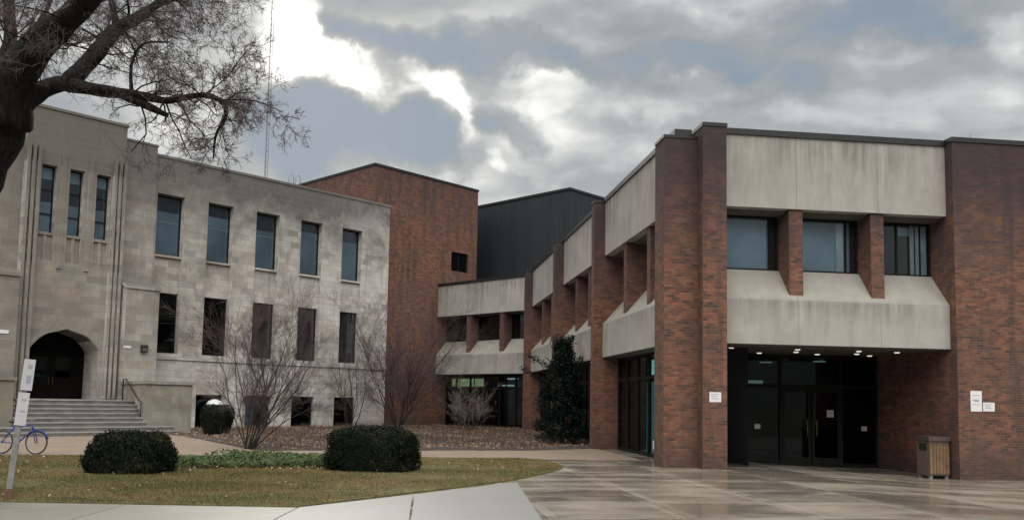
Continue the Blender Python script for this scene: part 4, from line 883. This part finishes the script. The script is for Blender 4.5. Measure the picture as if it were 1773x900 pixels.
# dead leaves along the ivy and in the bed
iv2 = fw([(-4.6, 19.0), (-1.3, 19.5), (-1.3, 20.1), (-4.6, 19.7)])
x1, y1 = scatter(iv2, 2200, (-10, 0, 16, 26)); x2, y2 = scatter(bedw, 30000, (-16, 8, 26, 60)); x3, y3 = scatter(lawn_pts, 260, (-12, 1.5, 13, 24))
x = np.concatenate([x1, x2, x3]); y = np.concatenate([y1, y2, y3]); z = np.concatenate([np.full(len(x1), .07), bed_z(x2, y2)+.03, np.full(len(x3), .07)]) + rng.random(len(x))*.03
tag(raw('dead_leaves', leaves(np.stack([x, y, z], 1), np.tile([0, -.25, 1.0], (len(x), 1)), .065, .045, .6), None, M['deadleaf']), 'brown dead leaves scattered over the lawn edge and planting bed', 'leaves', kind='stuff')
# dry perennial stubble over the bed
x, y = scatter(fw([(-3.6, 28.0), (4.4, 29.7), (6.2, 32), (6.2, 47), (-1, 52), (-9, 42), (-6, 33)]), 70000, (-16, 8, 26, 60)); n = len(x); cl = np.sin(x*1.3+1)*np.sin(y*.9)+.5*np.sin(x*3.1)*np.sin(y*2.3) > -.05; x, y = x[cl], y[cl]; n = len(x)
h = rng.uniform(.06, .42, n); lx, ly = rng.normal(0, .10, n), rng.normal(0, .10, n); a = rng.uniform(0, 6.28, n); wd = .008; z0 = bed_z(x, y)-.02
V = np.stack([np.stack([x-wd*np.cos(a), y-wd*np.sin(a), z0], 1), np.stack([x+wd*np.cos(a), y+wd*np.sin(a), z0], 1), np.stack([x+lx, y+ly, z0+h], 1)], 1).reshape(-1, 3)
tag(raw('dry_stems', V, None, M['drystem'], None, 3), 'dry brown winter stems covering the planting bed', 'plants', kind='stuff')

# ------------------------------------------------------------------ bare trees and shrubs
def bend(p, d, ln, nseg, wob, lift):
    pts = [p.copy()]; d = d.normalized()
    for i in range(nseg):
        d = (d + Vector((random.gauss(0, wob), random.gauss(0, wob), random.gauss(0, wob) + lift))).normalized()
        pts.append(pts[-1] + d*ln/nseg)
    return pts, d
def grow(mbs, p, d, ln, r, lv, maxlv, wob=.16, lift=.02, kids=(4, 6), ratio=.55, ang=.75):
    ns = 4 if lv < maxlv else 3
    pts, d2 = bend(p, d, ln, ns, wob, lift)
    r1 = max(r*.45, .0016)
    mbs[min(lv, len(mbs)-1)].tube(pts, [r + (r1-r)*i/ns for i in range(ns+1)], 5 if lv == 0 else (4 if lv == 1 else 3), False)
    if lv >= maxlv: return
    for k in range(random.randint(*kids)):
        t = random.uniform(.22, 1.0); i = min(int(t*ns), ns-1); q = pts[i].lerp(pts[i+1], t*ns-i); dd = (pts[i+1]-pts[i]).normalized()
        ax_ = dd.orthogonal().normalized(); ax_.rotate(Matrix.Rotation(random.uniform(0, 6.283), 3, dd)); nd = (dd + ax_*random.uniform(.5, 1.3)*ang).normalized()
        grow(mbs, q, nd, ln*ratio*random.uniform(.65, 1.2), max((r + (r1-r)*t)*.55, .0022), lv+1, maxlv, wob, lift, kids, ratio, ang)
LIMBS = {
 'trunk': [(-9.35, 13.75, -.2, .70), (-9.32, 13.7, .35, .57), (-9.15, 13.45, 1.41, .50), (-8.8, 13.0, 2.54, .455), (-8.3, 12.4, 3.59, .417), (-7.69, 12.0, 4.4, .397), (-7.34, 11.9, 5.03, .386), (-7.04, 11.8, 5.5, .35)],
 'A': [(-7.14, 11.8, 5.35, .33), (-6.84, 11.6, 5.9, .2), (-6.22, 11.2, 6.29, .156), (-5.65, 10.8, 6.47, .129), (-5.01, 10.3, 6.69, .102), (-4.26, 9.8, 7.02, .071), (-3.72, 9.4, 7.35, .044)],
 'B': [(-7.04, 11.8, 5.45, .234), (-6.82, 11.9, 5.72, .134), (-6.63, 12.1, 5.95, .112), (-6.46, 12.4, 6.14, .095)],
 'B1': [(-6.52, 12.3, 6.04, .09), (-6.36, 12.7, 6.62, .084), (-6.29, 13.0, 7.05, .082), (-6.22, 13.2, 7.31, .074), (-6.06, 13.5, 7.63, .063), (-5.88, 13.8, 7.99, .055), (-5.53, 14.2, 8.55, .042), (-5.04, 14.7, 9.12, .024)],
 'B1a': [(-6.26, 13.2, 7.32, .048), (-6.38, 13.3, 7.66, .04), (-6.61, 13.6, 8.23, .032), (-6.59, 14.0, 9.03, .019)],
 'B2': [(-6.56, 12.35, 6.08, .074), (-5.98, 12.2, 5.94, .061), (-5.56, 12.1, 5.86, .052), (-5.22, 12.0, 5.79, .044), (-4.9, 11.9, 5.7, .035), (-4.62, 11.8, 5.71, .031), (-4.3, 11.7, 5.72, .031), (-4.05, 11.6, 5.62, .029), (-3.95, 11.6, 5.49, .027), (-3.97, 11.6, 5.33, .023), (-4.05, 11.6, 5.19, .019), (-4.12, 11.7, 5.06, .015), (-4.16, 11.8, 4.86, .01)],
 'B2a': [(-5.6, 12.1, 5.85, .048), (-5.21, 12.0, 5.66, .044), (-4.87, 11.9, 5.49, .035)],
 'B2b': [(-5.47, 12.1, 5.85, .024), (-5.59, 12.3, 6.36, .02), (-5.57, 12.6, 6.8, .017), (-5.31, 12.9, 6.96, .013)],
 'B2c': [(-4.3, 11.7, 5.72, .012), (-3.89, 11.4, 5.87, .009), (-3.58, 11.2, 6.17, .007)],
 'B2d': [(-4.02, 11.6, 5.62, .015), (-3.51, 11.4, 5.55, .009), (-3.09, 11.3, 5.36, .006)],
 'C': [(-7.2, 11.8, 5.2, .22), (-7.55, 12.3, 6.09, .13), (-7.67, 12.8, 6.86, .085), (-7.95, 13.2, 7.54, .079), (-8.25, 13.7, 8.44, .064), (-8.24, 14.2, 9.62, .042)],
 'D': [(-7.34, 11.9, 4.9, .236), (-8.29, 12.4, 6.03, .164), (-9.37, 13.0, 7.05, .129), (-10.99, 13.8, 8.54, .082), (-12.31, 14.5, 9.71, .043)],
 'E': [(-7.62, 12.6, 6.55, .05), (-7.83, 13.4, 7.16, .04), (-7.94, 14.2, 8.0, .033), (-8.13, 15.0, 9.22, .02)],
 'G': [(-5.01, 10.3, 6.69, .06), (-4.6, 11.0, 7.3, .05), (-4.3, 11.7, 7.9, .04), (-4.1, 12.4, 8.5, .025)],
 'H': [(-6.06, 13.5, 7.63, .05), (-5.5, 13.5, 7.9, .04), (-4.9, 13.4, 8.0, .03), (-4.4, 13.2, 7.9, .018)],
 'I': [(-5.65, 10.8, 6.47, .05), (-5.1, 11.3, 7.1, .04), (-4.7, 12.0, 7.9, .03), (-4.2, 12.6, 8.7, .02)],
}
def smooth_path(pts, k=3):
    P_ = [Vector(p[:3]) for p in pts]; r = [p[3] for p in pts]; o, ro = [], []
    for i in range(len(P_)-1):
        p0, p1, p2, p3 = P_[max(i-1, 0)], P_[i], P_[i+1], P_[min(i+2, len(P_)-1)]
        for j in range(k):
            t = j/k; o.append(.5*((2*p1) + (p2-p0)*t + (2*p0-5*p1+4*p2-p3)*t*t + (3*p1-p0-3*p2+p3)*t**3)); ro.append(r[i]+(r[i+1]-r[i])*t)
    o.append(P_[-1]); ro.append(r[-1]); return o, ro
tr = empty('bare_street_tree', (-9.35, 13.75, 0)); tag(tr, 'big leafless street tree with thick dark limbs at the far left', 'tree')
for k, pts in LIMBS.items():
    o, ro = smooth_path(pts)
    tk_ = {'trunk': 1.04, 'G': .45, 'H': .4, 'I': .5, 'B1': 1.5, 'B2': 1.5, 'B2a': 1.5, 'B2b': 1.2, 'B2c': .8, 'B2d': .9, 'A': 1.3, 'C': 1.15}.get(k, 1.22)
    ro = [r*(tk_+(min(tk_, .95)-tk_)*(i/(len(ro)-1))**1.5)*(1+.07*math.sin(i*2.1)) for i, r in enumerate(ro)]
    lo = put('trunk' if k == 'trunk' else 'limb', MB().tube(o, ro, 14 if k == 'trunk' else 9), M['bark'], tr, smooth=True)
    if k == 'trunk' or k == 'B': continue
    tw0, tw1, tw2 = MB(), MB(), MB()
    L_ = sum((o[i+1]-o[i]).length for i in range(len(o)-1))
    dens = {'A': 4, 'B1': 6.5, 'B2': 7, 'B2b': 9, 'B2c': 9, 'B2d': 11, 'B2a': 2, 'D': 1.2, 'C': 2.6, 'E': 2.5}.get(k, 7.0)
    for j in range(int(L_*dens*1.25)+2):
        t = random.uniform(.12, 1)*(len(o)-1); i = min(int(t), len(o)-2); q = o[i].lerp(o[i+1], t-i); dd = (o[i+1]-o[i]).normalized()
        ax_ = dd.orthogonal().normalized(); ax_.rotate(Matrix.Rotation(random.uniform(0, 6.283), 3, dd))
        nd = (dd*random.uniform(.2, 1) + ax_).normalized(); nd = (nd + Vector((.0, .05, .08))).normalized()
        grow([tw0, tw1, tw2], q, nd, random.uniform(.4, .95)*(.6 if q.x > -4.3 else 1), min(ro[i]*.30, .014), 0, 3, .3, -.01, (4, 6), .56, .85)
    put('branchlets', tw0, M['bark'], lo); put('twigs', tw1, M['twig'], lo); put('fine_twigs', tw2, M['twig'], lo)

def bare_shrub(name, label, base, stems, hgt, spread, mat, maxlv=3, kids=(3, 5), bias=(0, 0), r0=.03, twm=None):
    root = empty(name, (base[0], base[1], 0)); tag(root, label, 'shrub', 'leafless shrubs in the planting bed')
    a, b, c = MB(), MB(), MB()
    for i in range(stems):
        t = 2*math.pi*(i+random.uniform(-.3, .3))/stems
        sp_k = spread*random.uniform(.35, 1.3); d = Vector((math.cos(t)*sp_k + bias[0], math.sin(t)*sp_k + bias[1], 1)).normalized()
        p = Vector((base[0]+math.cos(t)*.12, base[1]+math.sin(t)*.12, -.03))
        grow([a, b, c], p, d, hgt*random.uniform(.55, 1.0), r0*random.uniform(.6, 1.1), 0, maxlv, .17, .03, kids, .45, .7)
    put('stems', a, M['stem'], root); put('branches', b, M[mat], root); put('twigs', c, M[twm or mat], root)
    return root
bare_shrub('bare_shrub', 'large many-stemmed leafless shrub in front of the stone building', (-8.0, 27.0), 14, 4.1, .38, 'twigdk', 3, (7, 10), (.30, .05), .028, 'twig')
bare_shrub('bare_shrub', 'tall fine-twigged leafless shrub against the brick tower', (-6.0, 47.0), 20, 6.4, .48, 'twigdk', 3, (7, 10), (.02, 0), .03, 'twig')
bare_shrub('bare_shrub', 'small pale dry shrub in front of the lit rear windows', (-2.1, 45.5), 16, 2.4, .62, 'paletwig', 3, (5, 7), (0, 0), .02)
bare_shrub('bare_shrub', 'sparse leafless shrub beside the last basement window of the stone building', (-8.4, 46.2), 8, 4.2, .38, 'twigred', 3, (4, 6), (0, 0), .03)
